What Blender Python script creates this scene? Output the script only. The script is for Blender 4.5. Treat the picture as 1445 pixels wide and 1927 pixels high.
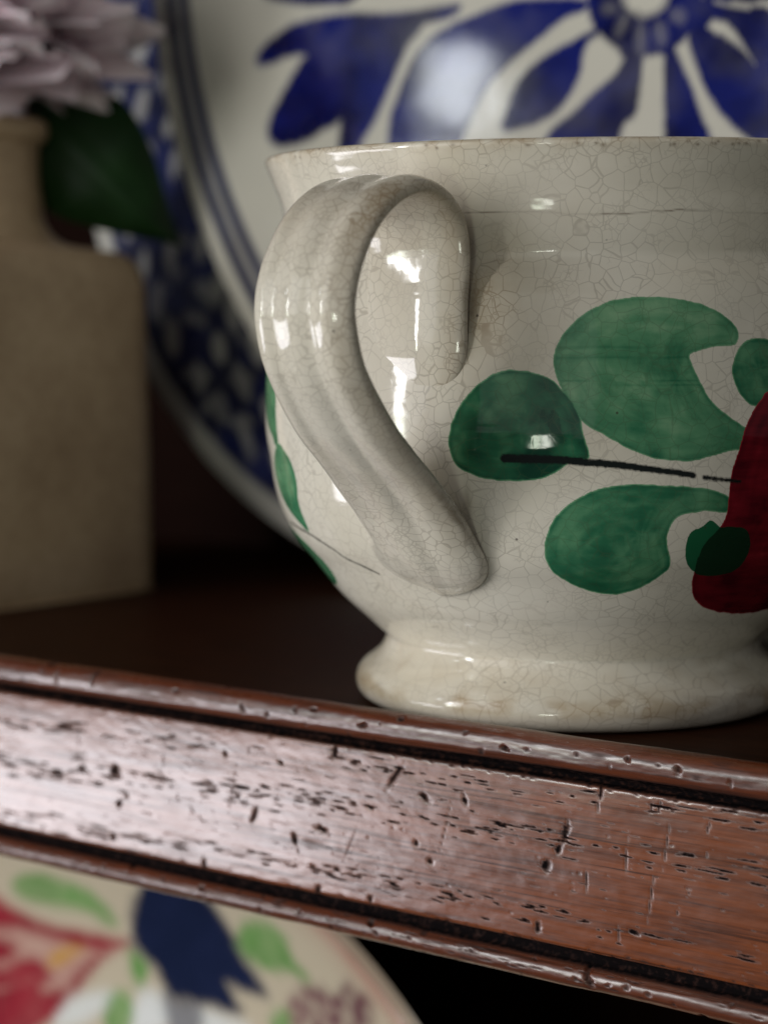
import bpy, math, random, json
import numpy as np
from mathutils import Vector, Matrix

for o in list(bpy.data.objects): bpy.data.objects.remove(o)
SC = bpy.context.scene
COL = SC.collection
rng = np.random.default_rng(7)
random.seed(7)

# ------------------------------------------------------------------ camera
# world frame: x runs along the shelf, y goes into the dresser, z up, shelf top at z = 0 (metres)
CAM = Vector((0.27939, -0.39681, 0.09741))
YAW, PITCH = math.radians(37.6035), math.radians(5.0985)
cam = bpy.data.cameras.new('camera'); camo = bpy.data.objects.new('camera', cam); COL.objects.link(camo)
cam.sensor_fit = 'VERTICAL'; cam.sensor_height = 36.0; cam.lens = 36.0 * 3850 / 1927
cam.clip_start = 0.01; cam.clip_end = 50
camo.location = CAM; camo.rotation_euler = (math.pi / 2 - PITCH, 0, YAW)
cam.dof.use_dof = True; cam.dof.focus_distance = 0.467; cam.dof.aperture_fstop = 8.6; cam.dof.aperture_blades = 0
SC.camera = camo
F2 = Vector((-math.sin(YAW), math.cos(YAW), 0)); R2 = Vector((math.cos(YAW), math.sin(YAW), 0))
def around(right, ahead, z):            # a point of the room, given from where the photographer stands
    p = CAM + R2 * right + F2 * ahead; return Vector((p.x, p.y, z))

# ------------------------------------------------------------------ light: a dim room with windows and added fill lamps
W = bpy.data.worlds.new('World'); SC.world = W; W.use_nodes = True
bg = W.node_tree.nodes['Background']; bg.inputs[0].default_value = (0.93, 0.97, 1.0, 1); bg.inputs[1].default_value = 0.035
def window_pane(loc, target, w, h, radiance, col):
    l = bpy.data.lights.new('window_or_fill_light', 'AREA'); l.shape = 'RECTANGLE'; l.size = w; l.size_y = h
    l.energy = radiance * math.pi * w * h; l.color = col
    o = bpy.data.objects.new('window_or_fill_light', l); COL.objects.link(o); o.location = loc
    o.rotation_euler = (Vector(target) - Vector(loc)).to_track_quat('-Z', 'Y').to_euler()
    return o
def window(center, w, h, cols, rows, radiance, tints, bar=0.03):
    d = (Vector((0, 0.05, 0.07)) - center); d.z = 0; d.normalize()
    side = Vector((-d.y, d.x, 0))
    pw, ph = (w - bar * (cols - 1)) / cols, (h - bar * (rows - 1)) / rows
    for i in range(cols):
        for j in range(rows):
            c = center + side * ((i + .5) * (pw + bar) - bar / 2 - w / 2) + Vector((0, 0, (j + .5) * (ph + bar) - bar / 2 - h / 2))
            window_pane(c, c + d, pw, ph, radiance * tints[(i * rows + j) % len(tints)][3], tints[(i * rows + j) % len(tints)][:3])
def soft_fill(center, w, h, radiance, col):      # added soft fill of nested lamps, brightest in the middle
    for k, (s_, f_) in enumerate(((1.25, .2), (1.08, .2), (.92, .25), (.74, .25), (.52, .2))):
        window(center + Vector((0, 0, .0)) , w * s_, h * s_, 1, 1, radiance * f_ * 1.05, [(*col, 1)])
# tall garden window to the left
window(around(-1.42, -0.06, 0.17), 0.10, 0.56, 2, 4, 28.0,
       [(.93, 1, .88, .6), (1, 1, .97, .9), (.97, .99, 1, 1.1), (.98, .99, 1, 1.1), (.9, 1, .84, .7), (1, 1, 1, 1.05), (.98, .99, 1, 1.1), (1, 1, 1, 1)], .018)
# second window farther along the same wall
window(around(-1.62, 0.545, -0.43), 0.93, 0.34, 1, 1, 5.4, [(.965, .95, 1, 1)])
# small high light above it
window(around(-1.50, 0.255, 0.62), 0.06, 0.20, 1, 2, 11.0, [(.9, .95, 1, 1)])
# low glazed door behind the photographer
window(around(-0.46, -1.15, -0.22), 0.20, 0.22, 2, 1, 11.0, [(.97, 1, .88, 1), (.9, 1, .8, .9)], .02)
# broad fill lamp added beside the tall window
soft_fill(around(-1.40, -0.46, 0.58), 0.62, 1.1, 3.9, (1, .99, .975))
# broad frontal fill lamp added behind the photographer
soft_fill(around(-0.62, -0.80, 0.62), 1.35, 1.1, .9, (1, .99, .975))
SC.view_settings.view_transform = 'Standard'; SC.view_settings.look = 'None'
SC.view_settings.exposure = 0.66; SC.view_settings.gamma = 1
SC.cycles.use_denoising = True

DATA = json.loads(r'''{"G":{"A":[[-2.96,90.27],[-2.44,93.87],[-0.99,97.22],[1.59,100.56],[4.57,102.87],[7.59,104.16],[11.41,104.58],[15.29,104.44],[19.24,103.68],[22.45,102.4],[25.3,100.33],[27.12,98.26],[27.79,96.43],[27.38,94.61],[26.71,93.99],[24.59,93.84],[22.11,93.44],[20.09,92.57],[18.88,91.8],[19.06,89.99],[19.82,87.66],[20.99,84.54],[22.39,81.42],[24.01,79.31],[26.5,76.92],[29.14,74.76],[31.41,73.37],[31.91,72.3],[31.26,71.0],[29.29,70.38],[26.29,70.0],[23.03,68.99],[19.86,68.01],[17.11,67.96],[13.62,68.54],[10.56,69.88],[7.56,71.98],[4.61,74.32],[2.05,76.38],[0.22,79.47],[-1.26,83.07],[-2.37,86.15]],"B":[[-20.14,71.82],[-19.79,74.99],[-19.1,77.63],[-17.95,80.53],[-16.22,83.43],[-14.31,85.8],[-12.05,87.53],[-9.79,88.07],[-7.17,87.78],[-4.95,86.91],[-3.1,85.63],[-1.63,83.58],[-0.34,81.53],[0.58,79.21],[1.25,76.38],[1.71,73.27],[2.27,71.2],[2.55,69.38],[2.3,68.59],[0.29,68.05],[-1.18,66.99],[-2.65,65.39],[-4.52,64.2],[-6.4,63.64],[-9.43,63.3],[-12.51,63.48],[-15.23,64.03],[-17.17,65.02],[-18.73,66.29],[-19.77,68.38]],"C":[[-4.58,46.5],[-4.22,49.83],[-3.26,53.15],[-1.91,55.87],[0.35,58.56],[3.33,60.7],[6.31,61.86],[10.06,62.37],[13.9,62.11],[18.65,61.69],[22.77,61.04],[25.85,59.76],[27.29,58.36],[27.64,57.0],[27.06,55.95],[25.31,55.92],[22.71,56.24],[20.23,55.95],[18.22,55.32],[17.08,54.17],[16.35,51.72],[16.36,49.24],[16.99,46.45],[17.55,44.76],[17.71,42.43],[16.55,40.7],[14.32,38.39],[11.84,36.96],[8.75,36.1],[6.0,36.24],[2.78,37.31],[0.1,38.77],[-2.05,40.51],[-3.69,42.54],[-4.42,44.84]],"D":[[26.58,87.6],[26.85,90.19],[27.77,92.79],[29.35,94.61],[31.17,95.23],[33.73,94.85],[37.34,92.73],[39.25,88.48],[37.6,84.28],[34.61,81.18],[30.89,80.22],[29.12,81.3],[27.4,83.94]],"E":[[20.45,46.33],[20.25,49.11],[20.82,51.03],[22.76,52.33],[23.82,53.66],[25.35,52.49],[26.12,51.9],[29.1,51.86],[31.49,50.78],[32.86,47.9],[33.09,44.52],[32.49,41.92],[30.49,40.58],[27.07,40.21],[23.86,40.98],[21.46,43.45]],"G":[[-78.74,85.7],[-67.21,80.87],[-66.9,77.93],[-66.52,74.24],[-66.45,69.42],[-68.65,68.13],[-69.98,70.28],[-73.95,73.78],[-77.28,77.38]],"H":[[-66.26,68.69],[-63.6,67.41],[-61.29,65.0],[-59.84,61.81],[-59.6,59.25],[-60.21,56.24],[-60.6,53.22],[-60.45,50.62],[-60.55,47.22],[-63.07,48.43],[-66.32,50.7],[-69.01,53.04],[-71.33,56.21],[-72.89,59.46],[-72.34,63.31],[-69.47,66.57]],"I":[[-77.68,42.76],[-67.53,43.3],[-65.28,40.89],[-64.21,37.93],[-64.95,35.11],[-70.21,32.03],[-77.47,31.43],[-77.47,36.54]]},"R":{"F":[[33.45,83.31],[32.27,81.76],[30.65,79.18],[29.32,76.06],[28.72,73.98],[28.16,70.84],[27.55,67.68],[27.12,65.04],[26.93,62.38],[26.87,59.18],[26.97,55.96],[26.64,53.81],[26.12,51.9],[24.91,50.02],[23.73,47.86],[23.19,44.53],[23.38,41.01],[24.06,38.0],[25.56,34.91],[28.32,32.3],[31.97,30.82],[37.88,29.53],[45.69,28.95],[50.91,29.3],[66.97,28.2],[77.11,30.07],[77.72,40.79],[55.45,60.64],[50.46,74.75],[44.1,83.06],[38.64,85.32]]},"S":{"a":[[-10.85,68.29],[-3.39,68.17],[2.13,67.64],[7.67,66.91],[13.35,65.81],[17.26,65.06],[20.0,64.42]],"b":[[21.94,63.89],[25.13,63.3],[28.66,62.69]],"c":[[-71.64,48.16],[-60.87,46.36],[-53.5,43.55],[-50.44,41.44],[-46.31,39.97],[-42.36,38.21]]},"hp":[[78.84,88.85],[78.39,96.19],[78.41,104.74],[79.14,113.24],[81.26,120.42],[85.89,125.61],[94.89,129.02],[105.73,126.55],[114.74,120.74],[121.69,112.04],[124.73,104.13],[124.37,97.41],[120.61,88.35],[109.69,76.54],[100.45,69.66],[92.44,63.82],[83.7,57.14],[76.58,50.39],[70.25,43.54],[65.77,38.01]],"P1":{"L1":[[-212.9,197.1],[-210.2,201.4],[-204.1,205.3],[-194.2,208.7],[-181.8,209.9],[-169.6,209.9],[-155.1,208.4],[-143.5,208.3],[-129.8,208.8],[-124.8,208.9],[-128.5,206.9],[-138.6,205.6],[-141.8,202.2],[-146.1,197.9],[-150.1,189.8],[-154.1,180.8],[-158.2,172.6],[-161.4,168.1],[-163.5,164.8],[-164.2,158.8],[-171.5,159.2],[-171.3,165.3],[-171.3,170.6],[-171.1,174.4],[-173.9,173.6],[-183.4,169.4],[-190.7,166.7],[-199.5,166.0],[-204.0,168.3],[-204.9,172.6],[-203.0,177.4],[-198.5,184.8],[-192.9,193.2],[-189.5,197.1],[-188.3,198.2],[-193.4,199.4],[-200.9,198.6],[-208.5,196.7]],"L0":[[-207.9,220.7],[-201.4,219.1],[-189.8,217.0],[-177.4,216.2],[-170.2,217.0],[-166.2,227.0],[-198.5,230.5],[-213.4,225.2]],"P1":[[-76.1,206.2],[-91.9,207.7],[-105.5,207.4],[-118.2,204.1],[-125.9,202.2],[-134.8,197.9],[-140.8,192.8],[-145.6,182.8],[-149.0,172.8],[-149.5,164.6],[-149.0,158.0],[-134.2,149.9],[-123.3,154.9],[-119.8,164.6],[-115.8,173.0],[-110.5,182.1],[-105.9,186.2],[-98.7,191.6],[-88.8,198.0],[-82.0,202.2],[-73.5,204.5]],"P2":[[-68.7,195.4],[-71.9,193.9],[-74.0,189.5],[-74.9,182.3],[-78.4,176.0],[-82.8,171.1],[-89.7,168.2],[-98.3,166.6],[-102.4,166.8],[-100.4,171.5],[-99.1,176.8],[-95.5,182.6],[-88.6,187.4],[-81.1,190.8]],"P3":[[-58.3,189.6],[-56.2,186.2],[-58.8,181.1],[-63.2,177.6],[-68.9,173.3],[-74.7,168.5],[-80.6,165.0],[-83.5,161.8],[-88.2,151.4],[-73.1,145.5],[-59.3,150.1],[-58.1,160.3],[-56.1,166.1],[-52.7,168.4],[-51.7,176.1],[-51.6,185.1],[-51.2,188.2]],"P4":[[-42.4,187.4],[-41.2,185.0],[-39.1,159.3],[-38.3,147.4],[-29.6,144.5],[-21.4,148.3],[-25.0,158.5],[-28.3,164.3],[-31.7,172.1],[-35.9,180.0],[-39.2,186.0],[-40.5,188.1]],"P5":[[-33.0,190.9],[-32.1,187.9],[-28.6,180.1],[-25.4,174.2],[-20.0,167.0],[-12.5,160.2],[-8.3,157.2],[6.9,145.3],[5.4,166.5],[-5.2,177.0],[-9.8,178.7],[-13.4,182.7],[-20.8,188.3],[-26.6,191.3],[-31.3,192.7]],"P6":[[-41.1,201.6],[-33.8,201.5],[-27.3,200.7],[-20.3,198.6],[-13.2,197.2],[-6.5,196.3],[21.3,187.7],[23.5,157.3],[-0.2,170.1],[-8.1,180.2],[-13.2,187.0],[-18.4,193.7],[-25.0,197.2],[-29.7,194.1],[-36.2,195.4]],"ring":[[-31.2,202.8],[-31.6,198.5],[-33.2,194.6],[-36.1,191.4],[-40.0,189.0],[-44.6,187.7],[-49.8,187.5],[-55.1,188.6],[-60.1,190.7],[-64.6,193.8],[-68.2,197.7],[-70.6,202.2],[-71.6,206.8],[-71.3,211.2],[-69.5,215.2],[-66.5,218.5],[-62.4,220.8],[-57.6,222.0],[-52.3,222.0],[-47.1,220.8],[-42.2,218.6],[-37.9,215.4],[-34.5,211.5],[-32.2,207.2]],"hubw":[[-42.8,206.0],[-43.2,203.2],[-44.8,201.0],[-47.5,199.7],[-50.7,199.4],[-54.0,200.3],[-56.9,202.2],[-58.9,204.8],[-59.8,207.7],[-59.4,210.5],[-57.7,212.7],[-55.0,214.0],[-51.8,214.2],[-48.5,213.3],[-45.6,211.4],[-43.6,208.8]],"w1":[[-61.0,203.0],[-61.5,201.8],[-63.0,201.2],[-64.9,201.4],[-66.5,202.3],[-67.1,203.5],[-66.6,204.7],[-65.2,205.3],[-63.3,205.2],[-61.7,204.2]],"w2":[[-56.8,197.1],[-58.2,195.0],[-59.8,194.0],[-60.8,194.4],[-61.0,196.3],[-60.2,198.7],[-58.7,200.8],[-57.2,201.8],[-56.2,201.3],[-56.0,199.5]],"w3":[[-50.0,192.3],[-50.1,189.3],[-50.8,187.5],[-51.9,187.6],[-52.9,189.6],[-53.5,192.6],[-53.4,195.7],[-52.6,197.5],[-51.5,197.4],[-50.5,195.4]],"w4":[[-42.5,193.3],[-42.2,191.1],[-42.8,189.7],[-44.0,189.6],[-45.3,190.9],[-46.3,193.1],[-46.5,195.3],[-45.9,196.8],[-44.7,196.8],[-43.4,195.5]],"w5":[[-36.2,196.3],[-37.4,195.8],[-39.1,196.2],[-40.6,197.3],[-41.2,198.8],[-40.9,200.0],[-39.6,200.4],[-37.9,200.0],[-36.5,198.9],[-35.8,197.5]]},"hub":[-51.0,204.4],"P2":[[[-158.0,119.7],[-159.9,118.7],[-163.4,118.9],[-167.3,120.2],[-170.0,122.2],[-170.5,124.0],[-168.6,125.0],[-165.0,124.8],[-161.2,123.4],[-158.5,121.5]],[[-136.5,111.1],[-139.1,108.9],[-144.2,108.5],[-149.8,110.0],[-153.8,112.9],[-154.6,116.0],[-151.9,118.1],[-146.7,118.5],[-141.2,117.0],[-137.3,114.1]],[[-143.4,99.7],[-145.6,98.5],[-149.7,98.7],[-154.1,100.2],[-157.3,102.4],[-157.9,104.5],[-155.7,105.6],[-151.6,105.4],[-147.1,103.9],[-144.0,101.7]],[[-119.9,94.5],[-120.5,92.7],[-122.6,91.5],[-125.4,91.5],[-127.8,92.6],[-128.9,94.5],[-128.3,96.4],[-126.2,97.6],[-123.4,97.6],[-121.0,96.4]],[[-163.6,101.4],[-164.7,100.4],[-167.5,100.0],[-170.9,100.4],[-173.5,101.5],[-174.4,102.8],[-173.3,103.8],[-170.5,104.2],[-167.1,103.7],[-164.5,102.7]],[[-137.6,79.3],[-139.5,78.3],[-144.2,78.0],[-149.9,78.7],[-154.6,80.0],[-156.2,81.5],[-154.3,82.5],[-149.5,82.8],[-143.8,82.1],[-139.2,80.8]],[[-116.4,77.7],[-118.1,75.4],[-121.9,74.3],[-126.4,74.8],[-129.9,76.8],[-131.1,79.4],[-129.4,81.7],[-125.6,82.8],[-121.1,82.3],[-117.6,80.3]],[[-135.3,67.7],[-135.8,65.4],[-137.6,64.0],[-140.1,63.9],[-142.3,65.2],[-143.4,67.5],[-142.9,69.8],[-141.1,71.2],[-138.6,71.3],[-136.4,69.9]],[[-114.0,61.3],[-115.6,59.9],[-120.1,59.1],[-125.7,59.3],[-130.2,60.4],[-132.0,62.0],[-130.3,63.4],[-125.7,64.1],[-120.2,63.9],[-115.7,62.8]],[[-111.0,47.4],[-112.4,45.2],[-114.5,44.1],[-116.5,44.6],[-117.6,46.4],[-117.4,48.9],[-116.0,51.1],[-113.9,52.2],[-111.9,51.7],[-110.8,49.9]],[[-158.4,90.1],[-158.7,87.7],[-160.0,86.3],[-161.8,86.3],[-163.5,87.7],[-164.4,90.0],[-164.1,92.3],[-162.8,93.8],[-161.0,93.8],[-159.3,92.4]],[[-206.8,135.0],[-207.4,133.7],[-209.2,132.9],[-211.5,133.0],[-213.6,133.9],[-214.5,135.2],[-214.0,136.5],[-212.2,137.3],[-209.8,137.3],[-207.8,136.4]],[[-189.7,122.3],[-192.3,121.6],[-197.1,122.5],[-202.5,124.7],[-206.2,127.3],[-207.0,129.4],[-204.4,130.0],[-199.5,129.1],[-194.2,126.9],[-190.5,124.3]],[[-187.9,189.5],[-188.6,188.0],[-190.8,187.1],[-193.7,187.3],[-196.2,188.4],[-197.3,190.1],[-196.6,191.7],[-194.4,192.5],[-191.5,192.3],[-189.1,191.2]],[[-158.5,134.9],[-159.2,133.4],[-161.3,132.5],[-164.0,132.5],[-166.4,133.5],[-167.5,135.1],[-166.8,136.7],[-164.7,137.6],[-162.0,137.5],[-159.6,136.5]],[[-204.4,230.4],[-206.4,229.7],[-209.9,230.3],[-213.5,232.0],[-215.9,234.3],[-216.1,236.1],[-214.0,236.9],[-210.5,236.3],[-206.9,234.5],[-204.6,232.3]],[[-199.7,214.1],[-199.9,211.2],[-201.2,209.5],[-203.2,209.6],[-205.0,211.6],[-206.0,214.6],[-205.8,217.5],[-204.5,219.2],[-202.5,219.1],[-200.7,217.1]],[[-130.9,51.8],[-132.7,50.8],[-135.8,51.0],[-139.0,52.2],[-141.2,54.0],[-141.3,55.7],[-139.5,56.7],[-136.3,56.5],[-133.1,55.3],[-131.0,53.5]],[[-154.6,70.2],[-156.4,69.6],[-159.2,70.2],[-162.0,71.7],[-163.6,73.6],[-163.4,75.0],[-161.6,75.6],[-158.8,75.0],[-156.1,73.5],[-154.5,71.6]],[[-125.4,42.0],[-126.7,41.3],[-128.9,41.3],[-131.1,42.1],[-132.5,43.4],[-132.6,44.7],[-131.3,45.4],[-129.1,45.4],[-126.9,44.5],[-125.4,43.3]],[[-169.1,115.8],[-170.2,114.8],[-172.7,114.4],[-175.7,114.8],[-178.0,115.9],[-178.8,117.1],[-177.8,118.2],[-175.3,118.5],[-172.3,118.1],[-169.9,117.1]],[[-129.4,111.6],[-129.7,109.4],[-130.9,108.0],[-132.7,108.0],[-134.3,109.4],[-135.1,111.7],[-134.9,113.9],[-133.7,115.3],[-131.9,115.3],[-130.3,113.9]]],"P3":{"navy":[[17.4,217.8],[16.2,209.8],[14.3,201.7],[15.8,192.0],[15.9,188.7],[21.8,186.5],[28.6,183.4],[34.2,179.0],[38.3,174.4],[43.1,173.2],[50.2,174.0],[60.3,174.4],[70.4,174.3],[75.8,175.4],[70.6,179.7],[67.0,183.2],[74.2,182.5],[81.3,182.3],[85.2,183.6],[79.9,188.8],[74.9,192.1],[70.0,195.4],[65.9,201.0],[58.7,207.2],[48.7,213.1],[35.5,218.5]],"slate":[[37.3,175.3],[42.9,173.7],[54.5,174.4],[56.9,170.6],[56.9,164.2],[46.2,159.9],[38.6,166.9]],"g1":[[-51.6,200.9],[-47.6,205.1],[-36.2,206.9],[-19.5,206.2],[-6.0,203.9],[5.0,197.9],[7.6,193.9],[-0.5,194.7],[-12.3,197.2],[-28.3,195.6],[-41.7,195.6],[-49.9,197.7]],"g2":[[67.9,204.6],[74.3,207.8],[82.6,208.2],[90.3,204.3],[94.3,198.8],[100.5,194.8],[104.0,191.3],[95.5,192.8],[81.9,192.3],[73.1,193.8],[66.8,196.9]],"g3":[[17.1,186.7],[21.9,186.0],[27.4,182.1],[25.8,176.3],[22.6,173.5],[17.9,180.3]],"g4":[[9.3,167.6],[17.7,171.4],[22.2,165.8],[22.7,157.1],[10.9,154.7]],"g5":[[89.3,177.1],[95.5,180.4],[99.3,175.0],[92.4,169.5]],"r1":[[-69.7,196.8],[-58.3,193.4],[-47.2,190.6],[-31.4,188.2],[-10.2,188.5],[5.6,189.1],[14.9,189.4],[9.5,185.9],[-0.8,182.9],[-13.7,183.3],[-30.3,183.8],[-45.5,183.9],[-65.4,181.0]],"r2":[[14.9,189.4],[6.9,183.8],[0.5,177.6],[-4.4,171.6],[-7.9,166.4],[-12.0,166.8],[-8.2,174.2],[-1.9,181.0],[6.3,186.4]],"r3":[[-7.9,166.4],[-16.1,160.4],[-26.4,149.3],[-33.6,138.7],[-56.2,133.9],[-62.2,155.9],[-49.3,159.5],[-37.2,165.3],[-26.9,170.7],[-21.6,169.4],[-26.6,162.8],[-17.4,165.7]],"r4":[[-64.2,176.5],[-54.3,178.3],[-43.6,176.8],[-45.7,171.8],[-51.9,169.4],[-61.8,167.6]],"r5":[[-61.8,167.6],[-51.3,167.2],[-36.3,174.6],[-24.8,172.2],[-30.6,165.4],[-42.8,160.8],[-58.8,156.5]],"r6":[[-46.7,149.7],[-31.8,157.2],[-12.9,163.8],[-19.1,153.0],[-34.5,141.9],[-53.8,137.9]],"bloom":[[-68.2,191.1],[-47.2,190.6],[-31.4,188.2],[-10.2,188.5],[14.1,189.5],[0.1,179.2],[-4.4,171.6],[-9.1,165.1],[-22.8,154.5],[-34.7,143.0],[-54.1,139.0]],"yel":[[-25.2,173.8],[-22.3,178.4],[-15.0,182.0],[-7.9,182.7],[-12.7,179.0],[-19.6,174.3]],"wh1":[[-16.1,160.4],[-4.6,166.0],[8.8,169.7],[12.5,167.1],[4.9,160.1],[-6.2,153.4],[-17.0,151.2]],"wh2":[[23.8,171.5],[32.2,174.8],[38.3,171.1],[40.9,163.1],[29.0,156.3],[22.2,159.2]],"wh3":[[56.5,172.1],[69.5,172.1],[79.6,171.0],[79.6,164.7],[60.6,160.7]],"gr0":[[102.8,183.9],[102.4,182.2],[100.7,180.8],[98.3,180.3],[96.1,180.9],[95.0,182.4],[95.4,184.2],[97.2,185.6],[99.6,186.0],[101.8,185.4]],"gr1":[[107.4,187.9],[107.0,186.1],[105.3,184.8],[102.9,184.3],[100.7,184.9],[99.6,186.4],[100.0,188.2],[101.8,189.5],[104.1,190.0],[106.3,189.4]],"gr2":[[109.9,182.3],[109.5,180.5],[107.8,179.1],[105.4,178.7],[103.3,179.3],[102.2,180.7],[102.6,182.5],[104.3,183.9],[106.7,184.4],[108.8,183.7]],"gr3":[[113.9,188.2],[113.5,186.4],[111.8,185.1],[109.5,184.6],[107.4,185.2],[106.3,186.7],[106.7,188.4],[108.4,189.8],[110.8,190.3],[112.9,189.6]],"gr4":[[116.4,182.6],[116.0,180.8],[114.3,179.5],[112.0,179.0],[109.9,179.6],[108.8,181.0],[109.2,182.8],[110.9,184.2],[113.3,184.7],[115.4,184.0]],"gr5":[[120.6,187.5],[120.3,185.7],[118.6,184.4],[116.2,183.9],[114.1,184.5],[113.1,186.0],[113.5,187.7],[115.2,189.1],[117.5,189.6],[119.6,188.9]],"gr6":[[123.1,181.9],[122.7,180.2],[121.0,178.8],[118.7,178.3],[116.6,178.9],[115.6,180.4],[115.9,182.1],[117.6,183.5],[120.0,184.0],[122.0,183.4]],"gr7":[[124.9,192.3],[124.5,190.6],[122.8,189.3],[120.5,188.8],[118.4,189.4],[117.3,190.9],[117.7,192.6],[119.4,194.0],[121.7,194.4],[123.8,193.8]],"gr8":[[127.3,186.8],[126.9,185.1],[125.2,183.7],[122.9,183.2],[120.8,183.8],[119.8,185.3],[120.2,187.0],[121.9,188.4],[124.2,188.8],[126.2,188.2]],"gr9":[[131.8,189.7],[131.4,188.0],[129.8,186.6],[127.5,186.2],[125.4,186.8],[124.4,188.2],[124.8,190.0],[126.5,191.3],[128.8,191.8],[130.8,191.1]],"gr10":[[134.2,184.2],[133.8,182.5],[132.2,181.1],[129.9,180.6],[127.8,181.2],[126.8,182.7],[127.2,184.4],[128.9,185.8],[131.2,186.2],[133.2,185.6]],"gr11":[[105.4,178.3],[105.0,176.6],[103.3,175.2],[100.9,174.7],[98.7,175.3],[97.6,176.7],[98.0,178.5],[99.7,179.9],[102.1,180.4],[104.3,179.8]],"gr12":[[113.4,177.9],[113.0,176.2],[111.3,174.8],[109.0,174.3],[106.9,174.9],[105.8,176.4],[106.2,178.1],[107.9,179.5],[110.3,180.0],[112.4,179.4]],"gr13":[[121.4,177.5],[121.0,175.8],[119.3,174.4],[117.0,173.9],[114.9,174.5],[113.8,176.0],[114.2,177.7],[115.9,179.1],[118.3,179.6],[120.3,179.0]],"gr14":[[129.7,181.3],[129.3,179.5],[127.6,178.2],[125.3,177.7],[123.3,178.3],[122.2,179.7],[122.6,181.5],[124.3,182.8],[126.6,183.3],[128.7,182.7]]},"e3":[[66.7,141.2],[76.4,136.2],[84.3,131.4],[93.5,125.2],[101.7,118.9]],"b":{},"go":[[-68.8,-29.5,1.08,2.84,25],[-22.7,-12.9,0.81,5.14,38],[-41.6,-8.7,1.22,2.43,10],[27.2,-19.2,1.22,2.97,12],[25.4,-23.5,0.95,1.89,25],[21.9,-28.2,1.22,2.03,25],[-54.9,-33.4,1.08,1.89,-15],[-53.8,-36.3,0.27,1.62,-15],[-45.8,-29.6,2.97,0.95,12],[-119.5,-24.2,2.43,2.16,0],[-118.2,-33.3,1.49,1.49,30],[-115.3,-30.6,0.81,0.95,0],[-96.1,-27.9,0.34,0.68,0],[-15.9,-28.4,0.95,0.95,0],[-1.4,-15.7,0.81,1.76,-20],[36.6,-8.2,0.81,2.43,5],[35.9,-12.2,0.27,2.43,5],[-86.9,-45.2,0.95,1.89,0],[-47.6,-45.8,1.35,1.89,20],[-30.5,-45.2,0.95,1.22,0],[-70.6,-12.0,0.2,2.16,10],[-79.0,-14.3,1.08,1.08,0],[-113.1,-6.3,1.89,0.81,10],[-13.5,-16.7,2.16,1.22,30],[49.9,-10.2,0.34,2.16,10],[52.0,-9.7,0.34,1.89,15],[43.8,-21.6,0.27,5.68,3],[33.2,-28.9,0.27,4.59,3],[41.6,-41.8,0.27,3.51,3],[64.5,-12.6,0.34,1.89,15],[64.2,-18.9,0.27,1.35,10],[57.2,-32.8,0.27,1.49,15],[60.0,-28.1,0.2,1.62,25],[54.1,-18.1,0.27,6.76,8],[50.2,-31.0,0.27,8.11,8],[-120.9,-43.1,1.35,1.62,0],[-90.6,-31.2,0.27,1.89,-35],[-87.7,-33.0,0.27,1.62,-35],[-59.6,-14.1,1.35,0.68,15],[-11.8,-32.4,1.22,0.95,20],[-91.5,-19.0,0.34,0.68,0],[19.7,-43.3,1.08,1.89,5],[-30.0,-21.7,1.35,0.68,12],[46.1,-39.7,1.89,0.81,12],[-49.0,-39.8,1.08,0.54,12],[-7.0,-23.0,0.2,8.11,15],[-76.2,-22.7,0.2,9.46,12],[-134.1,-18.6,0.2,8.11,2],[-36.8,-32.3,0.2,6.76,25],[-101.3,-18.9,0.2,9.46,5]],"bm":[[-20.0,2.3,1.49,0.68,10],[-30.8,-0.6,1.89,0.68,-20],[11.5,-1.0,1.22,0.81,10],[57.9,0.0,1.08,1.35,0],[70.9,-1.5,0.41,1.35,0],[44.9,0.7,0.54,0.81,0],[-140.2,0.4,0.54,2.16,5],[-126.4,1.1,0.54,2.16,5],[-47.1,1.5,1.35,0.54,0],[-95.1,1.1,1.22,0.54,0],[-144.4,3.0,1.62,0.54,0]],"lm":[[33.7,-51.5,0.95,2.16,-10],[34.9,-53.8,1.22,1.62,20],[-30.0,-51.0,1.22,0.68,10],[-87.0,-51.7,1.08,0.68,0],[-113.8,-50.3,0.81,0.68,0]],"bands":[[[-167.1,-16.7],[-127.7,-14.0],[-109.2,-13.2],[-65.0,-10.2],[-16.8,-11.6],[2.4,-11.4],[53.3,-9.5],[79.0,-8.9]],[[-167.4,-28.7],[-117.5,-25.7],[-68.8,-23.4],[-26.6,-21.5],[2.4,-22.3],[25.1,-21.6],[46.6,-22.0],[79.3,-21.5]],[[-167.7,-43.2],[-113.7,-42.8],[-68.9,-40.4],[-40.3,-40.4],[-20.0,-39.3],[2.5,-40.5],[11.8,-40.5],[46.8,-40.5],[79.6,-40.1]]]}''')

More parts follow.
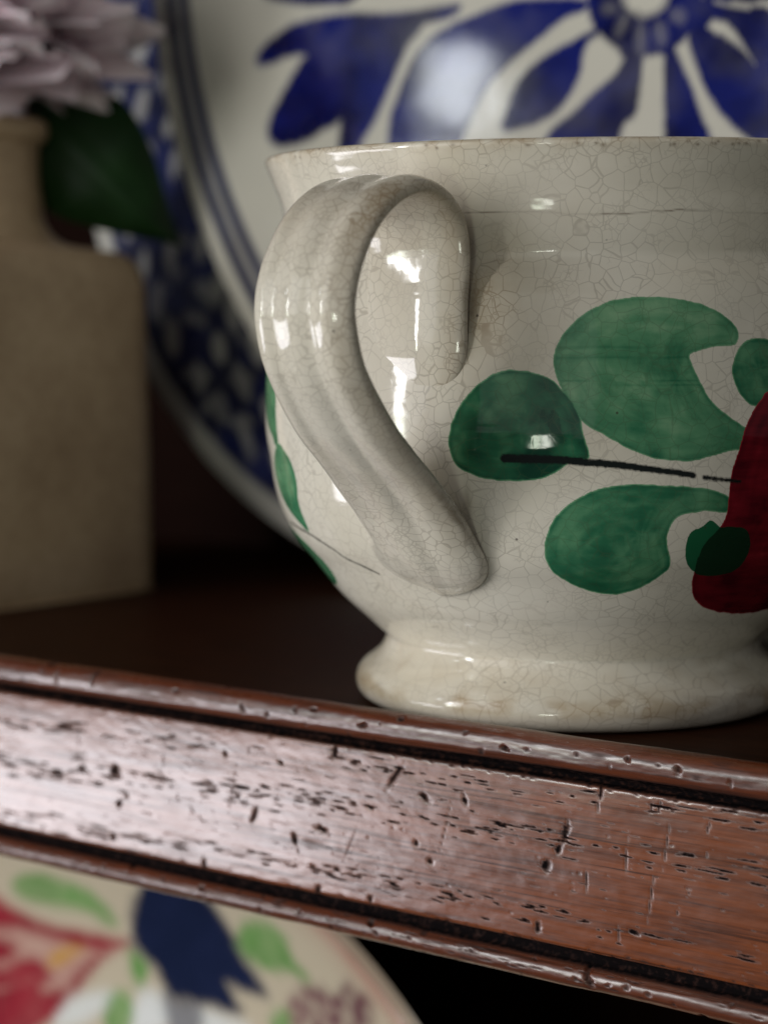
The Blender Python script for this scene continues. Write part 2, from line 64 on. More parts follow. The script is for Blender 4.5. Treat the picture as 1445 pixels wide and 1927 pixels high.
# ------------------------------------------------------------------ helpers
def mesh_obj(name, verts, faces, mat, parent=None, attrs=None, smooth=True):
    me = bpy.data.meshes.new(name)
    verts = np.asarray(verts, dtype=np.float32)
    if isinstance(faces, np.ndarray):
        nf, k = faces.shape
        me.vertices.add(len(verts)); me.vertices.foreach_set('co', verts.ravel())
        me.loops.add(nf * k); me.loops.foreach_set('vertex_index', faces.astype(np.int32).ravel())
        me.polygons.add(nf); me.polygons.foreach_set('loop_start', np.arange(0, nf * k, k, dtype=np.int32))
        me.update(calc_edges=True)
    else:
        me.from_pydata([tuple(map(float, v)) for v in verts], [], faces)
    if attrs:
        for k, a in attrs.items():
            at = me.attributes.new(k, 'FLOAT', 'POINT'); at.data.foreach_set('value', np.asarray(a, dtype=np.float32).ravel())
    me.validate()
    if smooth: me.polygons.foreach_set('use_smooth', np.ones(len(me.polygons), dtype=bool))
    me.materials.append(mat)
    o = bpy.data.objects.new(name, me); COL.objects.link(o)
    if parent: o.parent = parent
    return o
def grid_faces(nu, nv, wrap_v=False):
    i = np.arange(nu - 1)[:, None]; j = np.arange(nv if wrap_v else nv - 1)[None, :]
    j2 = (j + 1) % nv
    return np.stack([i * nv + j, i * nv + j2, (i + 1) * nv + j2, (i + 1) * nv + j], -1).reshape(-1, 4)
def thing(name, label, cat, loc=(0, 0, 0), group=None):
    o = bpy.data.objects.new(name, None); o.empty_display_size = .02; COL.objects.link(o); o.location = loc
    return tag(o, label, cat, group)
def tag(o, label, cat, group=None):
    o['label'] = label; o['category'] = cat
    if group: o['group'] = group
    return o
def catmull(P, n, closed=False):
    P = np.asarray(P, float); m = len(P); out = []
    segs = m if closed else m - 1
    for i in range(segs):
        if closed: p0, p1, p2, p3 = P[i - 1], P[i], P[(i + 1) % m], P[(i + 2) % m]
        else: p0, p1, p2, p3 = P[max(i - 1, 0)], P[i], P[i + 1], P[min(i + 2, m - 1)]
        for t in np.arange(n) / n:
            out.append(.5 * ((2 * p1) + (-p0 + p2) * t + (2 * p0 - 5 * p1 + 4 * p2 - p3) * t ** 2 + (-p0 + 3 * p1 - 3 * p2 + p3) * t ** 3))
    if not closed: out.append(P[-1])
    return np.array(out)
def resample(P, n):
    d = np.r_[0, np.cumsum(np.linalg.norm(np.diff(P, axis=0), axis=1))]
    s = np.linspace(0, d[-1], n); return np.stack([np.interp(s, d, P[:, k]) for k in range(P.shape[1])], 1)
def sdf_poly(X, Y, poly, reach):
    """signed distance (negative inside), only near the polygon; elsewhere = reach"""
    poly = np.asarray(poly, float); D = np.full(X.shape, reach)
    m = (X > poly[:, 0].min() - reach) & (X < poly[:, 0].max() + reach) & (Y > poly[:, 1].min() - reach) & (Y < poly[:, 1].max() + reach)
    x, y = X[m], Y[m]
    if not len(x): return D
    d2 = np.full(x.shape, 1e9); ins = np.zeros(x.shape, bool)
    A = poly; B = np.roll(poly, -1, 0)
    for (ax, ay), (bx, by) in zip(A, B):
        ex, ey = bx - ax, by - ay; L = ex * ex + ey * ey + 1e-12
        t = np.clip(((x - ax) * ex + (y - ay) * ey) / L, 0, 1)
        d2 = np.minimum(d2, (x - ax - t * ex) ** 2 + (y - ay - t * ey) ** 2)
        c = ((ay > y) != (by > y)) & (x < (bx - ax) * (y - ay) / (by - ay + 1e-15) + ax); ins ^= c
    d = np.sqrt(d2); D[m] = np.where(ins, -d, d); return D
def dist_line(X, Y, line):
    d2 = np.full(X.shape, 1e9); T = np.zeros(X.shape); line = np.asarray(line, float); n = len(line) - 1
    for i in range(n):
        (ax, ay), (bx, by) = line[i], line[i + 1]; ex, ey = bx - ax, by - ay
        t = np.clip(((X - ax) * ex + (Y - ay) * ey) / (ex * ex + ey * ey), 0, 1)
        q = (X - ax - t * ex) ** 2 + (Y - ay - t * ey) ** 2; u = q < d2; d2 = np.where(u, q, d2); T = np.where(u, (i + t) / n, T)
    return np.sqrt(d2), T
def sst(a, b, x):
    t = np.clip((x - a) / (b - a), 0, 1); return t * t * (3 - 2 * t)
_lat = rng.random((256, 256))
def vnoise(x, y):
    xi, yi = np.floor(x).astype(int), np.floor(y).astype(int); fx, fy = x - xi, y - yi
    fx, fy = fx * fx * (3 - 2 * fx), fy * fy * (3 - 2 * fy)
    g = lambda a, b: _lat[a % 256, b % 256]
    return (g(xi, yi) * (1 - fx) + g(xi + 1, yi) * fx) * (1 - fy) + (g(xi, yi + 1) * (1 - fx) + g(xi + 1, yi + 1) * fx) * fy
def fbm(x, y, o=4):
    s = 0; a = .5
    for k in range(o): s = s + a * vnoise(x * 2 ** k + 17 * k, y * 2 ** k + 31 * k); a *= .5
    return s

class NT:
    def __init__(s, name):
        s.m = bpy.data.materials.new(name); s.m.use_nodes = True; s.t = s.m.node_tree; s.b = s.t.nodes['Principled BSDF']
    def n(s, typ, **kw):
        x = s.t.nodes.new(typ)
        for k, v in kw.items(): setattr(x, k, v)
        return x
    def l(s, a, b): s.t.links.new(a, b)
    def put(s, sock, v):
        if hasattr(v, 'is_linked') or isinstance(v, bpy.types.NodeSocket): s.l(v, sock)
        else: sock.default_value = v
    def math(s, op, a, b=0.0, c=0.0, clamp=False):
        x = s.n('ShaderNodeMath', operation=op, use_clamp=clamp)
        for i, v in enumerate((a, b, c)): s.put(x.inputs[i], v)
        return x.outputs[0]
    def mix(s, f, a, b, mode='MIX'):
        x = s.n('ShaderNodeMix', data_type='RGBA', blend_type=mode)
        s.put(x.inputs[0], f); s.put(x.inputs[6], a if not isinstance(a, tuple) else (*a, 1)[:4]); s.put(x.inputs[7], b if not isinstance(b, tuple) else (*b, 1)[:4])
        return x.outputs[2]
    def attr(s, name): return s.n('ShaderNodeAttribute', attribute_name=name).outputs['Fac']
    def coord(s, scale=(1, 1, 1)):
        tc = s.n('ShaderNodeTexCoord'); mp = s.n('ShaderNodeMapping'); mp.inputs['Scale'].default_value = scale
        s.l(tc.outputs['Object'], mp.inputs[0]); return mp.outputs[0]
    def noise(s, co, scale, detail=3, rough=.5, col=False):
        x = s.n('ShaderNodeTexNoise'); s.l(co, x.inputs['Vector']); x.inputs['Scale'].default_value = scale
        x.inputs['Detail'].default_value = detail; x.inputs['Roughness'].default_value = rough
        return x.outputs['Color' if col else 'Fac']
    def ramp(s, f, stops):
        x = s.n('ShaderNodeValToRGB'); s.l(f, x.inputs[0]); e = x.color_ramp.elements
        while len(e) < len(stops): e.new(.5)
        for q, (p, c) in zip(e, stops): q.position = p; q.color = (*c, 1) if len(c) == 3 else c
        return x.outputs[0]
    def step(s, f, a, b):
        x = s.n('ShaderNodeMapRange', interpolation_type='SMOOTHSTEP'); s.put(x.inputs[0], f); x.inputs[1].default_value = a; x.inputs[2].default_value = b
        return x.outputs[0]
    def bump(s, h, dist, strength=1, normal=None):
        x = s.n('ShaderNodeBump'); s.put(x.inputs['Height'], h); x.inputs['Distance'].default_value = dist; x.inputs['Strength'].default_value = strength
        if normal: s.l(normal, x.inputs['Normal'])
        return x.outputs[0]

def crackle(N, co, cell, width, warp=.35):
    """crazing lines of the glaze: 1 on a line"""
    wc = N.noise(co, .45 / cell, 2, col=True)
    v = N.n('ShaderNodeVectorMath', operation='MULTIPLY_ADD'); N.l(wc, v.inputs[0]); v.inputs[1].default_value = (warp * cell * 2,) * 3; N.l(co, v.inputs[2])
    def vor(c, sc, w):
        x = N.n('ShaderNodeTexVoronoi', feature='DISTANCE_TO_EDGE'); N.l(c, x.inputs['Vector']); x.inputs['Scale'].default_value = sc
        return N.math('SUBTRACT', 1, N.step(x.outputs['Distance'], w * .25 * sc, w * sc))
    a = vor(v.outputs[0], 1 / cell, width)
    b = vor(v.outputs[0], 1 / (cell * .52), width * .75)
    m = N.step(N.noise(co, .5 / cell, 2), .48, .6)
    return N.math('MAXIMUM', a, N.math('MULTIPLY', b, N.math('MULTIPLY', m, .8)))

# ------------------------------------------------------------------ materials
def make_glaze(name, painted, cell=.0037, brown=.0):
    N = NT(name); co = N.coord()
    ck = crackle(N, co, cell, .00016)
    tint = N.noise(co, 22, 3)
    base = N.ramp(tint, [(.3, (.75, .695, .575)), (.7, (.805, .76, .665))])
    st = N.attr('stain')
    stn = N.math('MULTIPLY', st, N.math('ADD', .35, N.math('MULTIPLY', N.noise(co, 160, 4, .6), 1.25)), clamp=True)
    base = N.mix(N.math('MULTIPLY', stn, .8, clamp=True), base, (.46, .36, .235))
    dk = N.attr('dirt_dark')
    base = N.mix(N.math('MULTIPLY', dk, N.math('ADD', .45, N.math('MULTIPLY', N.noise(co, 420, 3), .9)), clamp=True), base, (.12, .075, .04))
    # the crazing has taken up more tea-brown where the glaze is stained
    ckf = N.math('MULTIPLY', ck, N.math('ADD', .25 + brown, N.math('MULTIPLY', st, .28)), clamp=True)
    ckf = N.math('MULTIPLY', ckf, N.math('ADD', .5, N.math('MULTIPLY', N.step(N.noise(co, 38, 3), .32, .68), 1.0)))
    ckc = N.mix(N.math('ADD', st, brown, clamp=True), (.28, .25, .2), (.30, .18, .085))
    col = N.mix(ckf, base, ckc)
    if painted:
        g = N.attr('green')
        streak = N.noise(N.coord((1, 1, 7)), 75, 4, .55)
        gg = N.math('ADD', N.math('MULTIPLY', g, 1.0), N.math('MULTIPLY', N.math('SUBTRACT', streak, .5), .2))
        gg = N.math('ADD', gg, N.math('MULTIPLY', N.math('SUBTRACT', N.noise(co, 210, 5, .7), .5), .3))
        gcol = N.ramp(gg, [(.12, (.24, .43, .25)), (.36, (.11, .30, .155)), (.64, (.025, .155, .075)), (.97, (.006, .055, .03))])
        col = N.mix(N.step(g, .03, .16), col, N.mix(N.math('MULTIPLY', ck, .28), gcol, (.07, .10, .05)))
        r = N.attr('red')
        rg = N.math('ADD', r, N.math('MULTIPLY', N.math('SUBTRACT', streak, .5), .7))
        rcol = N.ramp(rg, [(.2, (.36, .024, .035)), (.6, (.18, .008, .016)), (1, (.06, .003, .008))])
        col = N.mix(N.step(r, .04, .2), col, rcol)
        gr = N.attr('greenover')
        col = N.mix(N.step(gr, .03, .25), col, N.mix(N.step(r, .04, .2), (.014, .12, .052), (.007, .030, .014)))
        b = N.attr('black')
        bb = N.math('MULTIPLY', b, N.math('ADD', .95, N.math('MULTIPLY', N.noise(co, 900, 2), .3)), clamp=True)
        col = N.mix(bb, col, (.008, .011, .010))
    # fine black specks in the glaze
    sp = N.n('ShaderNodeTexVoronoi', feature='F1'); N.l(co, sp.inputs['Vector']); sp.inputs['Scale'].default_value = 95
    spk = N.math('SUBTRACT', 1, N.step(sp.outputs['Distance'], .018, .04))
    col = N.mix(N.math('MULTIPLY', spk, .75), col, (.05, .03, .025))
    N.l(col, N.b.inputs['Base Color'])
    N.b.inputs['Roughness'].default_value = .11
    N.b.inputs['IOR'].default_value = 1.5
    N.l(N.math('ADD', .035, N.math('MULTIPLY', N.math('ADD', stn, N.noise(co, 35, 3)), .07)), N.b.inputs['Roughness'])
    h = N.math('ADD', N.math('MULTIPLY', ck, -.012), N.math('MULTIPLY', N.noise(co, 130, 2), .6))
    h = N.math('ADD', h, N.math('MULTIPLY', N.noise(N.coord((1, 1, 5)), 40, 2), 1.5))
    N.l(N.bump(h, .00016, .8), N.b.inputs['Normal'])
    return N.m
M_POT = make_glaze('cream_crazed_glaze_painted', True)
M_FOOT = make_glaze('cream_crazed_glaze', False, .0046, -.06)
M_HANDLE = make_glaze('cream_crazed_handle_glaze', False, .0026, .0)

def make_wood(name, base, dark, rough, worn, cr=.64, cw=.9):
    N = NT(name); co = N.coord((1, 14, 14)); cf = N.coord((1, 1, 1))
    g1 = N.noise(co, 26, 5, .6); g2 = N.noise(N.coord((1, 30, 30)), 60, 4, .6)
    col = N.ramp(N.math('ADD', N.math('MULTIPLY', g1, .6), N.math('MULTIPLY', g2, .4)), [(.3, dark), (.52, base), (.75, tuple(c * 1.35 for c in base))])
    if worn:
        ln = N.step(N.noise(N.coord((1, 70, 70)), 16, 4, .6), .54, .70)
        col = N.mix(N.math('MULTIPLY', ln, .75), col, (.022, .008, .005))
        d = N.attr('dirt_dark')
        dn = N.math('MULTIPLY', d, N.math('ADD', .6, N.math('MULTIPLY', N.noise(cf, 700, 3), .8)), clamp=True)
        col = N.mix(dn, col, (.007, .0055, .006))
        r = N.math('ADD', rough, N.math('ADD', N.math('MULTIPLY', N.math('SUBTRACT', N.noise(cf, 55, 4, .6), .5), .22), N.math('MULTIPLY', N.math('SUBTRACT', N.noise(N.coord((1, 30, 30)), 24, 4, .65), .5), .24)))
        r = N.math('ADD', r, N.math('MULTIPLY', dn, .35))
        N.l(r, N.b.inputs['Roughness']); N.b.inputs['Coat IOR'].default_value = 1.85
        cl = N.math('SUBTRACT', 1, dn, clamp=True)
        N.l(N.math('MULTIPLY', cl, N.math('SUBTRACT', cw, N.math('MULTIPLY', ln, .35))), N.b.inputs['Coat Weight']); N.l(N.math('MULTIPLY', cl, .08), N.b.inputs['Specular IOR Level'])
        N.l(N.math('ADD', N.math('MULTIPLY', dn, .4), N.math('MULTIPLY', r, cr)), N.b.inputs['Coat Roughness'])
    else:
        N.b.inputs['Roughness'].default_value = rough; N.b.inputs['IOR'].default_value = 1.25; N.b.inputs['Specular IOR Level'].default_value = .06
    N.l(col, N.b.inputs['Base Color'])
    h = N.math('ADD', N.math('MULTIPLY', N.noise(N.coord((1, 22, 22)), 90, 4, .65), .7), N.math('MULTIPLY', N.noise(cf, 320, 3), .35))
    N.l(N.bump(h, .0001, .7), N.b.inputs['Normal'])
    return N.m
M_RAIL = make_wood('polished_oak_rail', (.180, .043, .0085), (.045, .0095, .0025), .33, True)
M_BEAD = make_wood('rubbed_oak_bead', (.105, .023, .006), (.032, .007, .0025), .38, True, .72, .8)
M_SHELF = make_wood('dark_oak_shelf', (.030, .0105, .005), (.010, .004, .0025), .4, False)
M_BACK = make_wood('dark_oak_back', (.014, .006, .0045), (.006, .003, .0022), .5, False)

def plate_mat(name, layers, ground, rough=.12):
    N = NT(name); co = N.coord()
    col = N.ramp(N.noise(co, 18, 3), [(.3, tuple(c * .93 for c in ground)), (.7, ground)])
    for at, c1, c2 in layers:
        a = N.attr(at)
        c = N.mix(N.step(N.noise(co, 34, 4, .6), .35, .66), c1, c2)
        col = N.mix(a, col, c)
    N.l(col, N.b.inputs['Base Color']); N.b.inputs['Roughness'].default_value = rough
    N.l(N.bump(N.noise(co, 30, 2), .0003, .4), N.b.inputs['Normal'])
    return N.m

# ------------------------------------------------------------------ the dresser
dresser = thing('dresser', 'old dark oak dresser with a scratched moulded shelf edge holding the china', 'dresser')
# front rail: moulded profile (y, z), from the back of the top bead down the face to the underside
def arc(cy, cz, r, a0, a1, n): return [(cy + r * math.cos(math.radians(a)), cz + r * math.sin(math.radians(a))) for a in np.linspace(a0, a1, n)]
top = [(.0052, -.0030), (.0050, .0003)] + arc(.00125, -.0004, .0037, 20, 180, 26) + [(-.00245, -.0018)] + arc(.0006, -.0016, .0031, 186, 252, 10) + [(.0012, -.0052), (.0022, -.0057), (.0026, -.0062)]
mid = [(.0026, -.0062), (.0021, -.0068), (.0006, -.0070), (.0001, -.0074)]
mid += [(-.00005 - .00035 * math.sin(math.pi * t), -.0074 - t * .0390) for t in np.linspace(.008, .992, 135)]
mid += [(.0003, -.0468), (.0016, -.0471), (.0024, -.0474)]
low = [(.0024, -.0474), (.0027, -.0488), (.0022, -.0498), (.0008, -.0502)] + arc(.0016, -.0531, .0030, 110, 262, 24) + [(.0030, -.0562), (.008, -.0563), (.016, -.0563)]
fine = np.arange(-.205, .115, .00048)
S = np.r_[np.arange(-.75, -.205, .008), fine, np.arange(.116, .62, .008)]
def rail_part(name, prof, step):
    P = np.array(prof); P = resample(P, max(int(np.linalg.norm(np.diff(P, axis=0), axis=1).sum() / step), 8))
    X = np.repeat(S[:, None], len(P), 1); Y = np.repeat(P[None, :, 0], len(S), 0); Z = np.repeat(P[None, :, 1], len(S), 0)
    t = np.gradient(P, axis=0); nrm = np.stack([t[:, 1], -t[:, 0]], 1); nrm /= np.linalg.norm(nrm, axis=1)[:, None] + 1e-12
    return X, Y, Z, nrm, P
def dent(X, Z, list_, height, dirt_dark, depth, dk, scale=1.):
    for sx, sz, w, h, a in list_:
        w, h = w * 1e-3 * scale, h * 1e-3 * scale; m = (abs(X - sx * 1e-3) < .012) & (abs(Z - sz * 1e-3) < .012)
        if not m.any(): continue
        x, z = X[m] - sx * 1e-3, Z[m] - sz * 1e-3; c, s = math.cos(math.radians(a)), math.sin(math.radians(a))
        u, v = x * c - z * s, x * s + z * c      # the gouge leans to the right by a
        n = (fbm((X[m] + sx) * 1400, Z[m] * 1400, 3) - .47) * (1.25 if w > .00045 else .5)
        q = np.sqrt((u / w) ** 2 + (v / h) ** 2) + n
        f = 1 - sst(.35, 1.05, q)
        lip = np.exp(-((q - 1.15) / .22) ** 2) * .02
        height[m] += -f * depth * min(1, w / .0009 + .25) + lip * depth * .6
        side = np.clip(.8 + .35 * (-u / w) + n * .6, 0, 1) * min(1, .45 + w / .0012)   # soot, plus shade painted on the gouge's left side
        dirt_dark[m] = np.maximum(dirt_dark[m], f * dk * side)
def pore(X, Z, sx, sz, L, wd, slope, height, dirt_dark, depth, dk):
    m = (abs(X - sx) < L + .001) & (abs(Z - sz) < wd + abs(slope) * L + .0008)
    if not m.any(): return
    x, z = X[m] - sx, Z[m] - sz - slope * (X[m] - sx)
    q = np.sqrt((x / L) ** 2 + (z / wd) ** 2) + (fbm(X[m] * 2200, Z[m] * 900, 2) - .4) * .7
    f = 1 - sst(.4, 1.0, q); height[m] -= f * depth; dirt_dark[m] = np.maximum(dirt_dark[m], f * dk)
rail = thing('front_rail', '', ''); rail.parent = dresser
for k in ('label', 'category'): del rail[k]
r2 = random.Random(11)
# ---- flat face
X, Y, Z, nr, P = rail_part('face', mid, .00029)
Hh = (fbm(X * 30, Z * 90, 4) - .47) * .0002 + (fbm(X * 240, Z * 500, 3) - .47) * .00008
Dt = np.clip((fbm(X * 120 + 9, Z * 900, 4) - .62) * 2.0, 0, .35) * sst(.45, .6, fbm(X * 25, Z * 60 + 5, 3))
bands = [np.array(b) * 1e-3 for b in DATA['bands']]
for bi, b in enumerate(bands):
    for _ in range((150, 270, 180)[bi]):
        sx = r2.uniform(-.2, .112)
        den = .25 + 1.2 * vnoise(np.array(sx * 55 + bi * 7), np.array(bi * 3.3))
        if sx > .045: den *= .55
        if r2.random() > den: continue
        zc = np.interp(sx, b[:, 0], b[:, 1]); sl = (np.interp(sx + .01, b[:, 0], b[:, 1]) - np.interp(sx - .01, b[:, 0], b[:, 1])) / .02
        sz = zc + r2.gauss(0, (.0011, .0017, .0014)[bi])
        if not -.0462 < sz < -.0078: continue
        pore(X, Z, sx, sz, r2.uniform(.0009, .0034) * (1.6 if sx < -.1 or sx > .05 else 1), r2.uniform(.00026, .00042), sl + r2.gauss(-.02, .02), Hh, Dt, .00003, 1.0)
for _ in range(420):
    sx, sz = r2.uniform(-.2, .112), r2.uniform(-.046, -.008)
    pore(X, Z, sx, sz, r2.uniform(.0005, .0020), r2.uniform(.00012, .00022), r2.gauss(0, .03), Hh, Dt, .00002, r2.uniform(.35, .8))
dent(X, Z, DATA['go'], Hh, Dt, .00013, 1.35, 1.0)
extra = [(r2.uniform(-200, 110), r2.uniform(-46, -8), r2.uniform(.15, .5), r2.uniform(.15, .6), r2.uniform(-40, 40)) for _ in range(90)]
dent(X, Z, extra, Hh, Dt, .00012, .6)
for sx in np.arange(-.2, .11, .0035):                              # chipped arrises along the two grooves
    for ez in (-.0076, -.0463):
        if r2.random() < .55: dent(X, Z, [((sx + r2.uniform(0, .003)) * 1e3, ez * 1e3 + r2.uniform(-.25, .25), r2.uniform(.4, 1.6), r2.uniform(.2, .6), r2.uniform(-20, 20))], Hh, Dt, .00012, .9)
edge = np.maximum(sst(-.0079, -.0070, Z), sst(-.0466, -.0471, Z)); Dt = np.maximum(Dt, edge * (.85 + .4 * fbm(X * 200, Z * 300, 3)))  # face darkens towards both grooves
V = np.stack([X, Y + nr[None, :, 0] * Hh, Z + nr[None, :, 1] * Hh], -1).reshape(-1, 3)
mesh_obj('face_board', V, grid_faces(*X.shape), M_RAIL, rail, {'dirt_dark': np.clip(Dt, 0, 1)})
# ---- top bead
X, Y, Z, nr, P = rail_part('top_bead', top, .0003)
U = np.repeat(np.arange(len(P))[None, :] / len(P), len(S), 0)
Hh = (fbm(X * 40, U * 5, 4) - .47) * .0006 + (fbm(X * 350, U * 30, 3) - .47) * .00012
Dt = np.clip((fbm(X * 160, U * 30 + 3, 4) - .53) * 2.5, 0, .8) * sst(.40, .62, fbm(X * 60, U * 3 + 5, 3))
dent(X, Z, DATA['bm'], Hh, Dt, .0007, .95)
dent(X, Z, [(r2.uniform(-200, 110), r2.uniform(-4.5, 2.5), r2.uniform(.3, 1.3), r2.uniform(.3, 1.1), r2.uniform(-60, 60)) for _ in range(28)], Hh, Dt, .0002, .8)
Dt = np.maximum(Dt, sst(-.0035, -.0047, Z) * (Y < .004) * (.85 + .4 * fbm(X * 200, U * 20, 3)))  # bead goes darker down into the groove
V = np.stack([X, Y + nr[None, :, 0] * Hh, Z + nr[None, :, 1] * Hh], -1).reshape(-1, 3)
mesh_obj('top_bead', V, grid_faces(*X.shape), M_BEAD, rail, {'dirt_dark': np.clip(Dt, 0, 1)})
# ---- lower bead
X, Y, Z, nr, P = rail_part('lower_bead', low, .0003)
U = np.repeat(np.arange(len(P))[None, :] / len(P), len(S), 0)
Hh = (fbm(X * 40 + 7, U * 5, 4) - .47) * .0006 + (fbm(X * 350, U * 30 + 2, 3) - .47) * .0001
Dt = np.clip((fbm(X * 120 + 50, U * 60 + 3, 4) - .52) * 2.5, 0, .8) * sst(.42, .6, fbm(X * 40, U * 3 + 15, 3))
for _ in range(150): pore(X, Z, r2.uniform(-.2, .112), r2.uniform(-.0545, -.0505), r2.uniform(.001, .003), r2.uniform(.0001, .0002), r2.gauss(0, .03), Hh, Dt, .00015, r2.uniform(.5, .9))
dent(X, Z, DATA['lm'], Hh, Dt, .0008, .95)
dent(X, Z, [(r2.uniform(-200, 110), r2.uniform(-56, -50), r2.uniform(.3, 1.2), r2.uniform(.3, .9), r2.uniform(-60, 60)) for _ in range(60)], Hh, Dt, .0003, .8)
Dt = np.maximum(Dt, sst(-.0507, -.0499, Z) * (.85 + .6 * fbm(X * 200, U * 20, 3)))  # lower bead goes darker up into its groove
V = np.stack([X, Y + nr[None, :, 0] * Hh, Z + nr[None, :, 1] * Hh], -1).reshape(-1, 3)
mesh_obj('lower_bead', V, grid_faces(*X.shape), M_BEAD, rail, {'dirt_dark': np.clip(Dt, 0, 1)})
def box(name, x0, x1, y0, y1, z0, z1, mat, parent, bev=.002):
    b = min(bev, (x1 - x0) / 3, (y1 - y0) / 3, (z1 - z0) / 3)
    vs, fs = [], []
    import bmesh
    bm = bmesh.new(); bmesh.ops.create_cube(bm, size=1)
    for v in bm.verts: v.co = Vector(((x0 + x1) / 2 + v.co.x * (x1 - x0), (y0 + y1) / 2 + v.co.y * (y1 - y0), (z0 + z1) / 2 + v.co.z * (z1 - z0)))
    bmesh.ops.bevel(bm, geom=bm.edges[:], offset=b, segments=2, affect='EDGES')
    me = bpy.data.meshes.new(name); bm.to_mesh(me); bm.free(); me.materials.append(mat)
    o = bpy.data.objects.new(name, me); COL.objects.link(o); o.parent = parent; return o
box('shelf_board', -.75, .62, .0056, .296, -.022, 0, M_SHELF, dresser, .001)
box('rail_backing', -.75, .62, .0034, .0054, -.0555, -.0031, M_BACK, dresser, .0003)
box('lower_shelf', -.75, .62, .004, .296, -.571, -.549, M_SHELF, dresser, .002)
for k, x0 in enumerate(np.arange(-.74, .6, .112)):                     # tongued back boards
    box('back_plank', x0 + .0008, x0 + .1112, .300, .312, -.571, .75, M_BACK, dresser, .0025)

box('side_shade_panel', -.58, -.556, .010, .2955, -.5485, .62, M_BACK, dresser, .003)  # added out of view to keep window light off the back
box('upper_shade_board', -.5555, .62, .030, .2955, .585, .607, M_BACK, dresser, .003)  # added out of view to block ambient light from above

# ------------------------------------------------------------------ the painted pot
POT = Vector((-.01118, .0620, 0)); AC = math.radians(-57.6532); K = 1.04
pot = thing('handled_pot', 'cream crazed earthenware pot with green leaves, red flower and looped handle', 'pot', POT)
prof = [(.0745, .1332), (.0750, .1347), (.0762, .1354), (.0773, .1351), (.0777, .1342), (.0771, .1325), (.0759, .1297), (.0739, .1247), (.0729, .1195), (.0719, .1143), (.0713, .1118), (.0711, .1106), (.0713, .1094), (.0721, .1078), (.0739, .1048), (.0757, .1000), (.0770, .0920), (.0777, .083), (.0781, .0737), (.0779, .068), (.0771, .063), (.0752, .0522), (.0712, .0427), (.0658, .0358), (.0591, .0275), (.0523, .0212), (.0479, .0171), (.0472, .0160)]
pr = catmull(prof, 12) * K
inner = catmull([(.0440, .0200), (.052, .0255), (.061, .035), (.0685, .0475), (.0728, .060), (.0737, .0737), (.073, .085), (.071, .098), (.0685, .108), (.068, .115), (.069, .122), (.0712, .1285), (.0735, .1320), (.0745, .1332)], 4)[:-1] * K
outer = resample(pr, 430)
pr = np.r_[[(.0005, .0185 * K), (.02, .0188 * K)], inner, outer]
wr, wz = outer[::-1, 0], outer[::-1, 1]
i0 = np.argmin(abs(wz - .1332 * K)); wall_z, wall_r = wz[:i0], wr[:i0]
def wall(z): return np.interp(z, wall_z, wall_r)
NT_ = 940
ph = np.r_[np.linspace(-96, 72, 780, endpoint=False), np.linspace(72, 264, 160, endpoint=False)]           # 0 faces the photographer, positive to the right
A = AC + np.radians(ph)
RR, ZZ = pr[:, 0][:, None], pr[:, 1][:, None]
wob = 1 + .0022 * np.sin(np.radians(ph) * 2 + .6)[None, :] + .0012 * np.sin(np.radians(ph) * 3 + ZZ * 40)
Vx, Vy, Vz = RR * wob * np.cos(A)[None, :], RR * wob * np.sin(A)[None, :], ZZ + -.0007 * np.cos(np.radians(ph + 8) * 2)[None, :] * sst(.10, .14, ZZ)
U = np.repeat((np.radians(ph) * .0812 * 1e3)[None, :], len(pr), 0)      # mm round the belly
Vh = np.repeat(pr[:, 1][:, None] * 1e3, NT_, 1)                         # mm above the shelf
out_m = np.repeat((np.arange(len(pr)) >= len(pr) - len(outer))[:, None], NT_, 1)
green = np.zeros(U.shape); red = np.zeros(U.shape); black = np.zeros(U.shape); gover = np.zeros(U.shape)
def poly_mm(L, shift=0): P = np.array(L, float); P[:, 0] = np.radians(P[:, 0] + shift) * .0812 * 1e3; return P
def paint_leaf(P, target, seed, lo=.36, hi=.62, amt=1):
    P = catmull(P, 3, True); sd = sdf_poly(U, Vh, P, 3.0)
    ins = sst(.32, -.28, sd + (fbm(U * .7 + seed, Vh * .7, 2) - .38) * .45)
    edge = np.exp(-np.clip(-sd, 0, 9) / .45) * .26                     # colour pools at the rim of a stroke
    cx, cy = P[:, 0].mean(), P[:, 1].mean(); ext = np.ptp(P[:, 1]) + 1e-6
    wash = fbm(U * .13 + seed, Vh * .13 + seed * 3, 3) * 1.5 - .38
    grad = np.clip(-(Vh - cy) / ext, -.5, .5) * .3
    ang_ = np.arctan2(Vh - cy, U - cx)
    brush = (vnoise(sd * .6 + seed + 50, ang_ * 2.6 + 20) - .5) * .18 + (vnoise(sd * 1.9 + seed + 90, ang_ * 3 + 9) - .5) * .07
    dens = np.clip(lo + (hi - lo) * (wash + grad + .3) + edge + brush, .14, 1.0)
    np.maximum(target, ins * dens * amt, out=target)
    return sd
G, Rr, St = DATA['G'], DATA['R'], DATA['S']
for rot in (0, 125):                                                    # the spray is repeated round the pot
    if rot:                                                             # far side
        for kk in ('A', 'B', 'C', 'E'): paint_leaf(poly_mm(G[kk], rot - 6), green, 40 + rot)
        r_ = paint_leaf(poly_mm(Rr['F'], rot - 6), red, 91, .5, .9)
        continue
    sA = paint_leaf(poly_mm(G['A']), green, 3, .16, .55)
    sB = paint_leaf(poly_mm(G['B']), green, 8, .22, .95)
    sC = paint_leaf(poly_mm(G['C']), green, 15, .34, .78)
    sD = paint_leaf(poly_mm(G['D']), green, 21, .35, .62)
    sE = paint_leaf(poly_mm(G['E']), gover, 25, .6, .8)
    paint_leaf(poly_mm(Rr['F']), red, 31, .45, .95)
